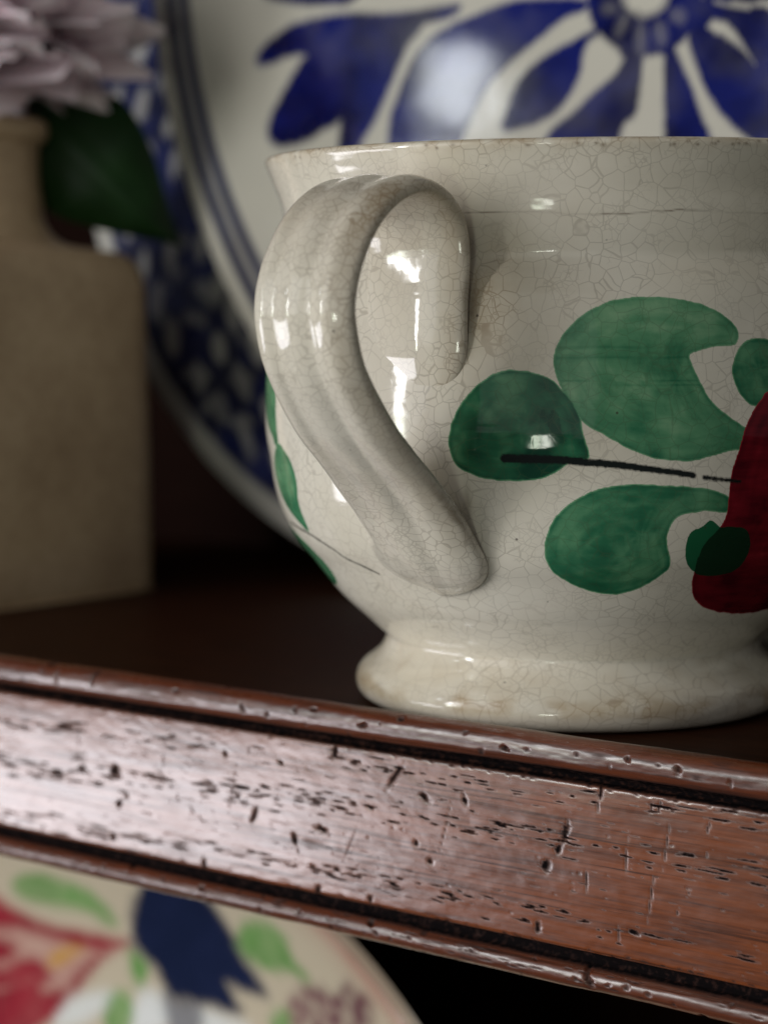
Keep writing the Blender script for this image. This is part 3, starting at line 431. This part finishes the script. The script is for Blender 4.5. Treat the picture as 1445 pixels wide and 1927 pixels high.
# second strokes inside the leaves: darker lobe at the right of the round leaf, bar in the big leaf
lob = sdf_poly(U, Vh, catmull(poly_mm([(-3.5, 80.5), (-1.9, 79.5), (-1.2, 76.5), (-1.2, 73.6), (-2.4, 72.8), (-4.2, 74.2), (-4.6, 77.5)]), 3, True), 2)
green += .24 * sst(.15, -.2, lob) * (green > .1)
for zb, th in ((93.5, .35), (91.2, .3), (86.0, .25), (85.0, .2)):       # drag lines of the brush on the wheel
    green += .13 * np.exp(-((Vh - zb + .2 * vnoise(U * .2, Vh * 0)) / th) ** 2) * (sA < -.3) * sst(.3, .6, vnoise(U * .12 + zb, Vh * 0 + zb))
# leaves of the next spray, seen at the left edge
left = [[(-84, 104), (-71.5, 98), (-66.5, 88), (-66.5, 76), (-68.5, 70.5), (-72, 73), (-78, 82), (-86, 94)],
        [(-67.8, 72), (-64, 70), (-60, 62), (-57.5, 54), (-58, 46.5), (-60.5, 45.2), (-65, 48), (-70, 54), (-72.5, 62), (-70.5, 69)],
        [(-72, 44), (-66, 40.5), (-60.5, 36), (-57, 30.5), (-59, 28), (-66, 30), (-75, 36)]]
left = [[(-84, 104), (-71.5, 98), (-67.3, 88), (-67.0, 80.9), (-66.8, 77), (-66.5, 74), (-66.4, 69.4), (-68.6, 68.1), (-70, 70.3), (-74, 73.8), (-77.5, 77.5), (-84, 88)],
        [(-66.3, 68.7), (-63.6, 67.4), (-61.3, 65), (-59.8, 61.8), (-59.6, 59), (-60.2, 56), (-60.6, 53), (-60.4, 50.5), (-60.5, 47.2), (-63, 48.4), (-66.3, 50.7), (-69, 53), (-71.5, 56.5), (-73, 60), (-72.3, 63.5), (-69.5, 66.6)],
        [(-80, 46), (-72, 45), (-67.5, 43.3), (-65.3, 41), (-64.2, 38), (-64.9, 35), (-67, 33.2), (-71, 32), (-80, 33)]]
for q, L in enumerate(left): paint_leaf(poly_mm(L), green, 60 + q, .3, .6)
for key, w0, w1, amp in (('a', 1.0, .62, 1), ('b', .55, .35, .9), ('c', .33, .22, .85)):
    ln = catmull(poly_mm(St[key]), 6); near = (U > ln[:, 0].min() - 3) & (U < ln[:, 0].max() + 3) & (Vh > ln[:, 1].min() - 3) & (Vh < ln[:, 1].max() + 3)
    d, t = dist_line(U[near], Vh[near], ln); w = w0 + (w1 - w0) * t
    e = sst(.25, -.25, d - w + (fbm(U[near] * 1.6, Vh[near] * 1.6, 3) - .45) * .5)
    black[near] = np.maximum(black[near], e * amp * (.86 + .3 * fbm(U[near] * 1.3, Vh[near] * 3, 3)))
for a_ in (green, red, black, gover): a_ *= out_m
zt = pr[:, 1].max()
stain = np.clip(1.0 * np.exp(-np.clip(zt - ZZ, 0, 1) / .0016) * sst(.25, .75, fbm(U * .3, Vh * .5, 3) + .22) + .22 * fbm(U * .04 + 5, Vh * .05, 3), 0, 1) * np.ones(U.shape)
hU, hV = np.radians(-27) * 81.2, 104
stain = np.clip(stain + .5 * np.exp(-(((U - hU - 18) / 7) ** 2 + ((Vh - 104) / 14) ** 2)) + .18 * np.exp(-(((U - hU - 26) / 16) ** 2 + ((Vh - 108) / 18) ** 2)), 0, 1)
dirt_dark = .75 * np.exp(-(((U - hU - 14.4) / 1.1) ** 2 + ((Vh - 103) / 7) ** 2)) + .5 * np.exp(-(((U - hU - 13.5) / 1.0) ** 2 + ((Vh - 58) / 4) ** 2))
# hairline crack round the neck
cz = 124.2 + 1.0 * (fbm(U * .10, U * 0 + 3, 4) - .47) * 2
cr = np.exp(-((Vh - cz) / .17) ** 2) * sst(-34, -20, U) * (.25 + .75 * sst(.35, .6, fbm(U * .08 + 2, U * 0, 3))) * (U > -60) * (U < 90)
dirt_dark = np.clip(np.maximum(dirt_dark, cr * .8) * out_m, 0, 1)
for q in range(26):                                                     # nicks on the lip
    u0 = rng.uniform(-90, 60) if q < 14 else rng.uniform(22, 48)
    dirt_dark = np.maximum(dirt_dark, .8 * np.exp(-(((U - u0) / rng.uniform(.2, .6)) ** 2 + ((Vh - (139.4 + rng.uniform(-.6, .7))) / .3) ** 2)) * out_m)
V = np.stack([Vx, Vy, Vz], -1).reshape(-1, 3)
mesh_obj('body', V, grid_faces(len(pr), NT_, True), M_POT, pot, dict(green=np.clip(green, 0, 1), red=np.clip(red, 0, 1), black=np.clip(black, 0, 1), greenover=np.clip(gover, 0, 1), stain=stain, dirt_dark=dirt_dark))
# foot ring
fp = [(.0474, .0166), (.0473, .0159), (.0478, .0143), (.0490, .0124), (.0511, .0106), (.0533, .0089), (.0546, .0069), (.0550, .0048), (.0545, .0027), (.0531, .0010), (.0505, .0001), (.0470, 0), (.0445, .0004), (.0432, .002), (.0420, .008), (.030, .0095), (.0005, .0098)]
fr = resample(catmull(fp, 8) * K, 150)
nf = 300; a2 = np.linspace(0, 2 * np.pi, nf, endpoint=False)
V = np.stack([fr[:, 0][:, None] * np.cos(a2), fr[:, 0][:, None] * np.sin(a2), np.repeat(fr[:, 1][:, None], nf, 1)], -1)
UU, ZZf = np.repeat((a2 * 50)[None, :], len(fr), 0), np.repeat(fr[:, 1][:, None] * 1e3, nf, 1)
stf = np.clip(.24 + .75 * np.exp(-((ZZf - 6.3) / 2.6) ** 2) * sst(.36, .62, fbm(UU * .09, ZZf * .2, 4)) + .2 * sst(.3, .7, fbm(UU * .2, ZZf * .3 + 4, 3)), 0, 1)
aphi = (np.degrees(a2 - AC) + 180) % 360 - 180
dtf = np.clip(.26 * np.exp(-((ZZf - 7.0) / 2.2) ** 2) * sst(.40, .66, fbm(UU * .16 + 8, ZZf * .35, 4)) * (.4 + .8 * sst(0, 40, aphi)[None, :]) + .5 * sst(1.2, 0, ZZf) * (fr[:, 0] > .04)[:, None], 0, 1)
mesh_obj('foot', V.reshape(-1, 3), grid_faces(len(fr), nf, True), M_FOOT, pot, {'stain': stf, 'dirt_dark': dtf})
# looped strap handle: starts flat on the neck, climbs, rolls over and runs down to the belly
AZ = AC - math.radians(27); u2 = np.array([math.cos(AZ), math.sin(AZ)]); t2 = np.array([-u2[1], u2[0]])   # t2 points to the right of the photo
path = np.array([(78.6, 81.0), (80.3, 87.0), (81.1, 94.5), (80.6, 102), (79.6, 109), (79.3, 115), (80.4, 120.2), (83.4, 124.5), (88.5, 127.6), (95.5, 128.8), (105.5, 126.3), (114.7, 120.5), (121.5, 112), (124.6, 104), (124.2, 97.4), (120.4, 88.3), (110.2, 76.7), (101.2, 69.4), (93.4, 63.4), (86.2, 56.8), (80.4, 50.2), (76.0, 44.6), (71.4, 39.8), (66.0, 35.8)]) * 1e-3
pa = resample(catmull(path, 12), 300)
tg = np.gradient(pa, axis=0); tg /= np.linalg.norm(tg, axis=1)[:, None]; nr = np.stack([-tg[:, 1], tg[:, 0]], 1)
s = np.linspace(0, 1, 300)
half = np.interp(s, [0, .1, .2, .32, .45, .6, .75, .88, 1], [13.4, 13.8, 13.6, 13.0, 12.6, 12.6, 13.2, 15.0, 15.4]) * 1e-3
thk = np.interp(s, [0, .06, .15, .3, .5, .75, .9, 1], [1.4, 2.0, 2.3, 2.9, 3.4, 3.6, 3.3, 2.4]) * 1e-3
endr = np.minimum(np.sqrt(np.clip(1 - np.clip((.075 - s) / .075, 0, 1) ** 2, .02, 1)), np.sqrt(np.clip(1 - np.clip((s - .925) / .075, 0, 1) ** 2, .02, 1)))
half = half * endr
rid = np.interp(s, [0, .12, .25, .45, .7, .9, 1], [.0, .1, .8, 1, .85, .55, .2])
m = 120; q = np.linspace(0, 2 * np.pi, m, endpoint=False)
cw = np.sign(np.cos(q)) * abs(np.cos(q)) ** .72; sn = np.sin(q)
up_ = np.clip(sn, 0, 1); Wn = np.zeros((300, m, 3)); stn = np.zeros((300, m)); drt = np.zeros((300, m))
env = (1 - abs(cw) ** 3.2); env = np.clip(env, 0, 1) ** (1 / 2.4)
ridge = np.exp(-((cw + .78) / .17) ** 2) + .85 * np.exp(-((cw + .12) / .22) ** 2) + 1.05 * np.exp(-((cw - .62) / .24) ** 2)
ridge = ridge - .55 * np.exp(-((cw - .25) / .10) ** 2) - .3 * np.exp(-((cw + .5) / .12) ** 2)
for i in range(300):
    o_n = thk[i] * env * (.86 + .24 * rid[i] * ridge)
    i_n = -thk[i] * .92 * env
    hollow = float(sst(np.array(.38), np.array(.2), s[i]))
    i_n = i_n * (1 - .28 * hollow * np.clip(1 - (cw / .86) ** 2, 0, 1))
    n_ = np.where(sn >= 0, o_n, i_n)
    lowe = float(sst(np.array(.78), np.array(.95), s[i])); n_ = n_ - lowe * np.clip(-cw, 0, 1) ** 1.2 * .0022
    w_ = cw * half[i]
    lumps = (vnoise(np.full(m, s[i] * 9), cw * 2 + 3) - .5) * .0005
    n_ = n_ + lumps * np.where(sn >= 0, 1, .6) * env
    rho = pa[i, 0] + nr[i, 0] * n_; zz = pa[i, 1] + nr[i, 1] * n_
    # a smear of slip where the clay meets the wall
    lowend, upend = float(sst(np.array(.80), np.array(.93), s[i])), float(sst(np.array(.2), np.array(.06), s[i]))
    d = rho - wall(zz) * (1 - .5 * (w_ / .08) ** 2)
    fl = np.clip(1 - np.clip(d, -.003, 1) / .0042, 0, 1.7) ** 2
    w_ = w_ + np.sign(cw) * abs(cw) ** .6 * fl * (.0030 * lowend * np.where(cw < 0, 1.35, .55) + .0007 * upend)
    # follow the round belly sideways where it is stuck on
    rho = rho - upend * np.clip(-cw + .1, 0, 1) * .0026
    drop = (wall(zz) - np.sqrt(np.clip(wall(zz) ** 2 - w_ ** 2, 0, 1))) * max(lowend, upend * .9, .55 * float(sst(np.array(.34), np.array(.2), s[i])))
    rho = rho - drop
    Wn[i] = np.stack([rho * u2[0] + w_ * t2[0], rho * u2[1] + w_ * t2[1], zz], -1)
    topness = np.clip(nr[i, 1] * np.sign(sn), -1, 1)
    stn[i] = .06 + .34 * sst(.102, .126, zz) * np.where(sn >= 0, 1, .55) + .34 * np.exp(-((cw - .85) / .25) ** 2) * float(sst(np.array(.97), np.array(.8), s[i])) + .14 * fbm(cw * 2 + 3, np.full(m, s[i] * 12), 3)
    drt[i] = (.55 * np.exp(-((cw - .96) / .07) ** 2) * np.exp(-((s[i] - .845) / .05) ** 2) + .45 * np.exp(-((cw - .98) / .06) ** 2) * np.exp(-((s[i] - .13) / .08) ** 2)) * sst(.3, .6, fbm(cw * 4, np.full(m, s[i] * 60), 3) + .1)
zz_ = Wn[:, :, 2]; dd = np.hypot(Wn[:, :, 0], Wn[:, :, 1]) - wall(zz_)
seam = np.exp(-(np.clip(dd, 0, 1) / .0009) ** 2) * (cw[None, :] > .3) * (sst(.76, .84, s) + .8 * sst(.24, .16, s) * sst(.03, .08, s))[:, None] * sst(.3, .62, fbm(s[:, None] * 40 + 0 * dd, dd * 300, 3) + .1)
drt = np.maximum(drt, .8 * seam)
cap0, cap1 = Wn[0].mean(0), Wn[-1].mean(0)
V = np.r_[Wn.reshape(-1, 3), [cap0], [cap1]]
f = grid_faces(300, m, True)[:, ::-1].tolist()
f += [[300 * m, (j + 1) % m, j][::-1] for j in range(m)] + [[300 * m + 1, 299 * m + j, 299 * m + (j + 1) % m][::-1] for j in range(m)]
mesh_obj('handle', V, f, M_HANDLE, pot, {'stain': np.r_[np.clip(stn, 0, 1).ravel(), .2, .2], 'dirt_dark': np.r_[np.clip(drt, 0, 1).ravel(), 0, 0]})

# ------------------------------------------------------------------ plates
def plate(name, label, center, tau, R, depth, flange, layers_fn, mat, nr_=230, na=420):
    """round dish standing on edge; local x,y in the rim plane, z towards the viewer"""
    rr = np.r_[np.linspace(0, R * .97, nr_ - 14), R * .97 + (R * .03) * np.sin(np.linspace(.1, np.pi / 2, 14))]
    well = R * flange
    def zf(r): return -depth * (1 - (r / R) ** 2.2) - .0022 * sst(R * .985, R, r)
    a = np.linspace(0, 2 * np.pi, na, endpoint=False)
    Xl, Yl = rr[:, None] * np.cos(a), rr[:, None] * np.sin(a); Zl = np.repeat(zf(rr)[:, None], na, 1)
    front = np.stack([Xl, Yl, Zl], -1).reshape(-1, 3)
    rb = np.array([R * .985, R * .95, well * 1.05, well * .9, well * .86, well * .84, .0])
    zb = np.array([-.0062, -.0068, -depth * .35 - .006, -depth - .006, -depth - .010, -depth - .006, -depth - .006])
    back = np.stack([rb[:, None] * np.cos(a), rb[:, None] * np.sin(a), np.repeat(zb[:, None], na, 1)], -1).reshape(-1, 3)
    V = np.r_[front, back]; nrow = len(rr) + len(rb)
    at = layers_fn(Xl * 1e3, Yl * 1e3, rr[:, None] * 1e3 + 0 * Xl)
    at = {k: np.r_[v.ravel(), np.zeros(len(back))] for k, v in at.items()}
    o = mesh_obj(name, V, grid_faces(nrow, na, True), mat, None, at)
    t = math.radians(tau)
    M = Matrix(((1, 0, 0), (0, math.sin(t), -math.cos(t)), (0, math.cos(t), math.sin(t)))).to_4x4(); M.translation = Vector(center)
    o.matrix_world = M
    return o
def at_plane(x0, y0, tau, v):    # point v up the leaning plane
    t = math.radians(tau); return (x0, y0 + math.sin(t) * v, math.cos(t) * v)
# --- big charger with the cobalt flower
R1 = .274
hub = np.array(DATA['hub'])
def blue_layers(X, Y, r):
    px, py = X, Y + R1 * 1e3; D = DATA['P1']
    blue = np.zeros(X.shape); deep = np.zeros(X.shape)
    def put(P, soft=.7):
        nonlocal blue
        s_ = sdf_poly(px, py, catmull(P, 3, True), 6) - .9; blue = np.maximum(blue, sst(soft, -soft, s_)); return s_
    def turn(P, deg):
        c, s_ = math.cos(math.radians(deg)), math.sin(math.radians(deg)); Q = np.array(P) - hub; return np.stack([Q[:, 0] * c - Q[:, 1] * s_, Q[:, 0] * s_ + Q[:, 1] * c], 1) + hub
    for k in ('L1', 'L0', 'P1', 'P2', 'P3', 'P4', 'P5', 'P6', 'ring'): put(D[k])
    for k in ('P1', 'P2', 'P3', 'P4', 'P5'): put(turn(D[k], 180))
    put(turn(D['L1'], 180)); put(turn(D['L1'], -100)); put(turn(D['L1'], 100))
    for k in ('hubw', 'w1', 'w2', 'w3', 'w4', 'w5'):
        s_ = sdf_poly(px, py, catmull(D[k], 3, True), 6); blue *= 1 - sst(.8, -.8, s_) * (1 if k == 'hubw' else .25)
    e = R1 * 1e3 - r
    b1 = sst(7.2, 8.2, e) * sst(20.2, 19.2, e); mid_ = sst(11.2, 12.2, e) * sst(16.4, 15.6, e)
    band = b1 * (1 - .42 * mid_)
    blue = blue * (.86 + .3 * fbm(px * .05, py * .05, 3))
    return {'blue': np.clip(blue, 0, 1), 'band': np.clip(band * .97, 0, 1)}
M_P1 = plate_mat('cream_glaze_cobalt_paint', [('blue', (.0022, .003, .038), (.006, .011, .125)), ('band', (.008, .011, .048), (.014, .021, .075))], (.58, .555, .475), .07)
o = plate('painted_charger', '', at_plane(-.012, .16, 6, R1), 6, R1, .004, .86, blue_layers, M_P1, 250, 1100)
tag(o, 'large cream plate with cobalt blue flower and banded rim behind the pot', 'plate')
# --- dark blue transfer plate
R2_ = .235
def transfer_layers(X, Y, r):
    px, py = X, Y + R2_ * 1e3; e = R2_ * 1e3 - r
    blue = sst(8.6, 10, e); white = np.zeros(X.shape)
    for i, P in enumerate(DATA['P2']):
        s_ = sdf_poly(px, py, catmull(P, 3, True), 5) + (fbm(px * .3, py * .3, 2) - .3) * 5
        white = np.maximum(white, sst(1.1, -1.1, s_) * (.8 + .2 * (i % 3)))
    white *= .55
    ang = np.arctan2(Y, X); row = np.floor((e - 14) / 14.5); fr_ = (e - 14) / 14.5 - row - .5
    pitch = 19.5 + 4 * (row % 2); al = ang * (R2_ * 1e3 - 14 - (row + .5) * 14.5) / pitch + row * .37; ci = np.floor(al); fa = al - ci - .5
    hsh = np.abs(np.sin(ci * 12.9898 + row * 78.233) * 43758.5453) % 1
    dash = sst(1.15, .65, np.hypot((fa + (hsh - .5) * .35) / (.25 + .18 * hsh), (fr_ + (hsh - .5) * .3 + fa * .5) / (.19 + .12 * ((hsh * 7) % 1)))) * (hsh > .12) * (row >= 0)
    white = np.maximum(white, dash * (.45 + .5 * ((hsh * 3) % 1)))
    return {'blue': np.clip(blue * (1 - white * .85) * (.93 + .07 * fbm(px * .1, py * .1, 3)), 0, 1)}
M_P2 = plate_mat('blue_transfer_print', [('blue', (.0018, .0045, .038), (.004, .013, .12))], (.62, .60, .54), .14)
o = plate('transfer_plate', '', at_plane(-.138, .20, 9, R2_), 9, R2_, .003, .80, transfer_layers, M_P2, 220, 700)
tag(o, 'dark blue transfer printed plate with white rim behind the stoneware bottle', 'plate')
# --- bright flowered plate on the shelf below
P3C, R3 = (-.273, .0924, -.3157), .240
def floral_layers(X, Y, r):
    D = DATA['P3']; out_ = {}
    def lay(keys, soft=1.2):
        a = np.zeros(X.shape)
        for k in keys: a = np.maximum(a, sst(soft, -soft, sdf_poly(X, Y, catmull(D[k], 3, True), 6)))
        return a
    def spin(a_, keys, deg, soft=1.2):
        c, s_ = math.cos(math.radians(deg)), math.sin(math.radians(deg)); Xr, Yr = X * c + Y * s_, -X * s_ + Y * c
        for k in keys: a_ = np.maximum(a_, sst(soft, -soft, sdf_poly(Xr, Yr, catmull(D[k], 3, True), 6)))
        return a_
    out_['pink'] = lay(('bloom',), 3) * .55
    out_['white'] = lay(('wh1', 'wh2', 'wh3'), 2.5)
    out_['green'] = spin(lay(('g1', 'g2', 'g3', 'g4', 'g5')), ('g1', 'g2'), 140) * (.62 + .5 * fbm(X * .12, Y * .12, 3))
    out_['red'] = spin(lay(('r1', 'r2', 'r3', 'r4', 'r5', 'r6'), 1.8), ('r1', 'r3'), 140) * (.86 + .3 * fbm(X * .15 + 4, Y * .15, 3))
    out_['yellow'] = lay(('yel',), 2)
    out_['slate'] = lay(('slate',), 2.2) * .7
    out_['navy'] = spin(lay(('navy',), 1.4), ('navy',), 140)
    out_['grape'] = lay([k for k in D if k.startswith('gr')], 1.0) * (.55 + .6 * vnoise(X * .3, Y * .3))
    e = R3 * 1e3 - r
    out_['rim'] = sst(2.2, 3.2, e) * sst(7.0, 6.0, e) * .5 + .28 * sst(14, 5, e)
    return {k: np.clip(v, 0, 1) for k, v in out_.items()}
M_P3 = plate_mat('flowered_cream_glaze', [('pink', (.50, .13, .14), (.62, .30, .26)), ('white', (.80, .80, .76), (.86, .86, .84)), ('green', (.10, .30, .055), (.17, .38, .10)), ('red', (.27, .014, .028), (.36, .03, .045)), ('yellow', (.60, .30, .05), (.66, .36, .08)), ('slate', (.10, .13, .20), (.14, .17, .25)), ('navy', (.007, .013, .045), (.010, .017, .058)), ('grape', (.11, .02, .045), (.2, .05, .085)), ('rim', (.50, .26, .20), (.55, .33, .26))], (.66, .565, .42), .09)
t12 = math.radians(15)
o = plate('flowered_plate', '', P3C, 15, R3, .004, .78, floral_layers, M_P3, 170, 360)
tag(o, 'bright cream plate with red, navy and green flowers below the shelf', 'plate')

# ------------------------------------------------------------------ stoneware bottle with a flower
N = NT('salt_glazed_stoneware'); co = N.coord()
c = N.ramp(N.math('ADD', N.math('MULTIPLY', N.noise(co, 28, 4), .6), N.math('MULTIPLY', N.noise(co, 210, 4, .7), .4)), [(.3, (.34, .235, .135)), (.55, (.50, .37, .23)), (.8, (.64, .50, .33))])
N.l(c, N.b.inputs['Base Color']); N.b.inputs['Roughness'].default_value = .55
N.l(N.bump(N.noise(co, 260, 4), .0004, .6), N.b.inputs['Normal'])
M_STONE = N.m
VX, VY, HW = -.3115, .1075, .0565
bottle = thing('stoneware_bottle', 'square brown stoneware bottle with rounded shoulders standing left of the pot', 'bottle', (VX, VY, 0))
def sq(r, n, p):
    a = np.linspace(0, 2 * np.pi, n, endpoint=False); c_, s_ = np.cos(a), np.sin(a)
    k = r / (abs(c_) ** p + abs(s_) ** p) ** (1 / p); return k * c_, k * s_
NB = 160
body = [(.0, 0, 6), (.93, 0, 8), (.985, .0012, 8), (1.0, .004, 8), (1.0, .02, 8), (.995, .06, 8), (.985, .098, 8), (.98, .113, 8), (.96, .1205, 7), (.905, .1250, 6), (.80, .1268, 5), (.71, .1280, 3.4), (.66, .1303, 2.6), (.63, .1345, 2.2), (.613, .139, 2.0), (.609, .145, 2.0)]
B_ = catmull(body, 6); V = []
for r_, z_, p_ in B_:
    x_, y_ = sq(max(r_, .001) * HW, NB, p_); V += [(a, b, z_) for a, b in zip(x_, y_)]
mesh_obj('bottle_body', np.array(V), grid_faces(len(B_), NB, True), M_STONE, bottle)
nk = catmull([(.0345, .1445), (.0336, .152), (.0336, .160), (.0340, .1648), (.0362, .1662), (.0374, .1690), (.0370, .1722), (.0350, .1738), (.0315, .1732), (.0295, .1710), (.0290, .160), (.0290, .120)], 5)
a = np.linspace(0, 2 * np.pi, NB, endpoint=False)
V = np.stack([nk[:, 0][:, None] * np.cos(a), nk[:, 0][:, None] * np.sin(a), np.repeat(nk[:, 1][:, None], NB, 1)], -1).reshape(-1, 3)
mesh_obj('neck', V, grid_faces(len(nk), NB, True), M_STONE, bottle)

# ------------------------------------------------------------------ cut flower
N = NT('lilac_petal'); co = N.coord()
c = N.mix(N.attr('tip'), (.74, .54, .61), (.94, .86, .89)); c = N.mix(N.math('MULTIPLY', N.noise(co, 120, 3), .35), c, (.66, .48, .54))
N.l(c, N.b.inputs['Base Color']); N.b.inputs['Roughness'].default_value = .5; N.b.inputs['Subsurface Weight'].default_value = .3; N.b.inputs['Subsurface Radius'].default_value = (.004, .002, .002)
M_PETAL = N.m
N = NT('green_leaf'); co = N.coord()
N.l(N.ramp(N.noise(co, 60, 4), [(.3, (.004, .017, .0035)), (.7, (.008, .032, .006))]), N.b.inputs['Base Color']); N.b.inputs['Roughness'].default_value = .5; N.b.inputs['Specular IOR Level'].default_value = .2
M_LEAF = N.m
FC = Vector((-.296, .112, .205))
flower = thing('cut_flower', 'pale lilac many petalled flower with dark green leaf in the stoneware bottle', 'flower', (VX, VY, .03))
FB = FC - Vector((VX, VY, .03))
def petal_mesh(L, Wd, cup, twist):
    nu, nv = 12, 7; V = []; tip = []
    for i in range(nu):
        t = i / (nu - 1)
        w = Wd * math.sin(math.pi * min(t * .86 + .1, 1)) ** .8 * (1 - .25 * t ** 6)
        for j in range(nv):
            v = j / (nv - 1) * 2 - 1
            V.append((t * L, v * w, cup * L * (.5 * (v * v) * .4 + .9 * t * t - .1 * t) + .0012 * math.sin(v * 7 + t * 3) * t)); tip.append(t)
    return V, grid_faces(nu, nv), tip
variants = []
for k in range(6):
    V, f, tip = petal_mesh(1, .17 + .03 * (k % 3), (-.10, .12, .3, .0, .2, -.2)[k], 0)
    me_o = mesh_obj('petal', np.array(V), f, M_PETAL, None, {'tip': tip}); variants.append(me_o.data); bpy.data.objects.remove(me_o)
r3 = random.Random(4)
def add_petal(d, L, roll, base=.004, wide=1.0):
    o = bpy.data.objects.new('petal', variants[r3.randrange(6)]); COL.objects.link(o); o.parent = flower
    d = Vector(d).normalized(); q_ = d.to_track_quat('X', 'Z'); o.rotation_mode = 'QUATERNION'
    o.rotation_quaternion = q_ @ Matrix.Rotation(roll, 3, 'X').to_quaternion()
    o.location = FB + d * base; o.scale = (L, L * wide, L)
for k in range(150):                                                     # petals over the whole head, drooping below
    zc = 1 - 1.75 * (k + .5) / 150; a = k * 2.39996; rr_ = math.sqrt(max(0, 1 - zc * zc))
    d = (rr_ * math.cos(a) + r3.gauss(0, .08), rr_ * math.sin(a) + r3.gauss(0, .08), zc * .8 + r3.gauss(0, .06))
    L = (.038 + .017 * (1 - abs(zc))) * r3.uniform(.82, 1.12)
    add_petal(d, L, r3.uniform(-.5, .5), .006, r3.uniform(1.5, 2.4))
def tube(name, pts, rad, mat, parent, off):
    P_ = catmull(pts, 6); n = 10; V = []
    for i, p in enumerate(P_):
        for j in range(n): V.append((off.x + p[0] + rad * math.cos(2 * math.pi * j / n), off.y + p[1] + rad * math.sin(2 * math.pi * j / n), off.z + p[2]))
    return mesh_obj(name, np.array(V), grid_faces(len(P_), n, True), mat, parent)
tube('stem', [(VX - FC.x, VY - FC.y, -.17), (.5 * (VX - FC.x), .5 * (VY - FC.y), -.08), (0, 0, 0)], .0032, M_LEAF, flower, FB)
# one broad leaf hanging beside the bottle neck, tip down to the right
Lb, Lt = Vector((-.293, .130, .182)), Vector((-.2477, .1640, .1275))
ax = (Lt - Lb); LL = ax.length; ax.normalize(); sd_ = ax.cross(Vector((F2.x, F2.y, .1))).normalized(); nn_ = sd_.cross(ax)
nu, nv = 26, 15; V = []
for i in range(nu):
    t = i / (nu - 1); w = .024 * (math.sin(math.pi * min(1, t ** .68)) ** 1.15 if t < 1 else 0) + .0006 * (1 - t)
    for j in range(nv):
        v = j / (nv - 1) * 2 - 1
        p = Lb + ax * (t * LL) + sd_ * (v * w) + nn_ * (.007 * v * v - .010 * math.sin(math.pi * t) + .0012 * math.sin(t * 22) * abs(v) - .002 * math.exp(-(v / .08) ** 2))
        V.append(p - Vector((VX, VY, .03)))
mesh_obj('leaf', np.array([tuple(p) for p in V]), grid_faces(nu, nv), M_LEAF, flower)
tube('leaf_stalk', [(0, 0, -.03), (.5 * (Lb.x - FC.x), .5 * (Lb.y - FC.y), -.028), tuple(Lb - FC)], .0016, M_LEAF, flower, FB)
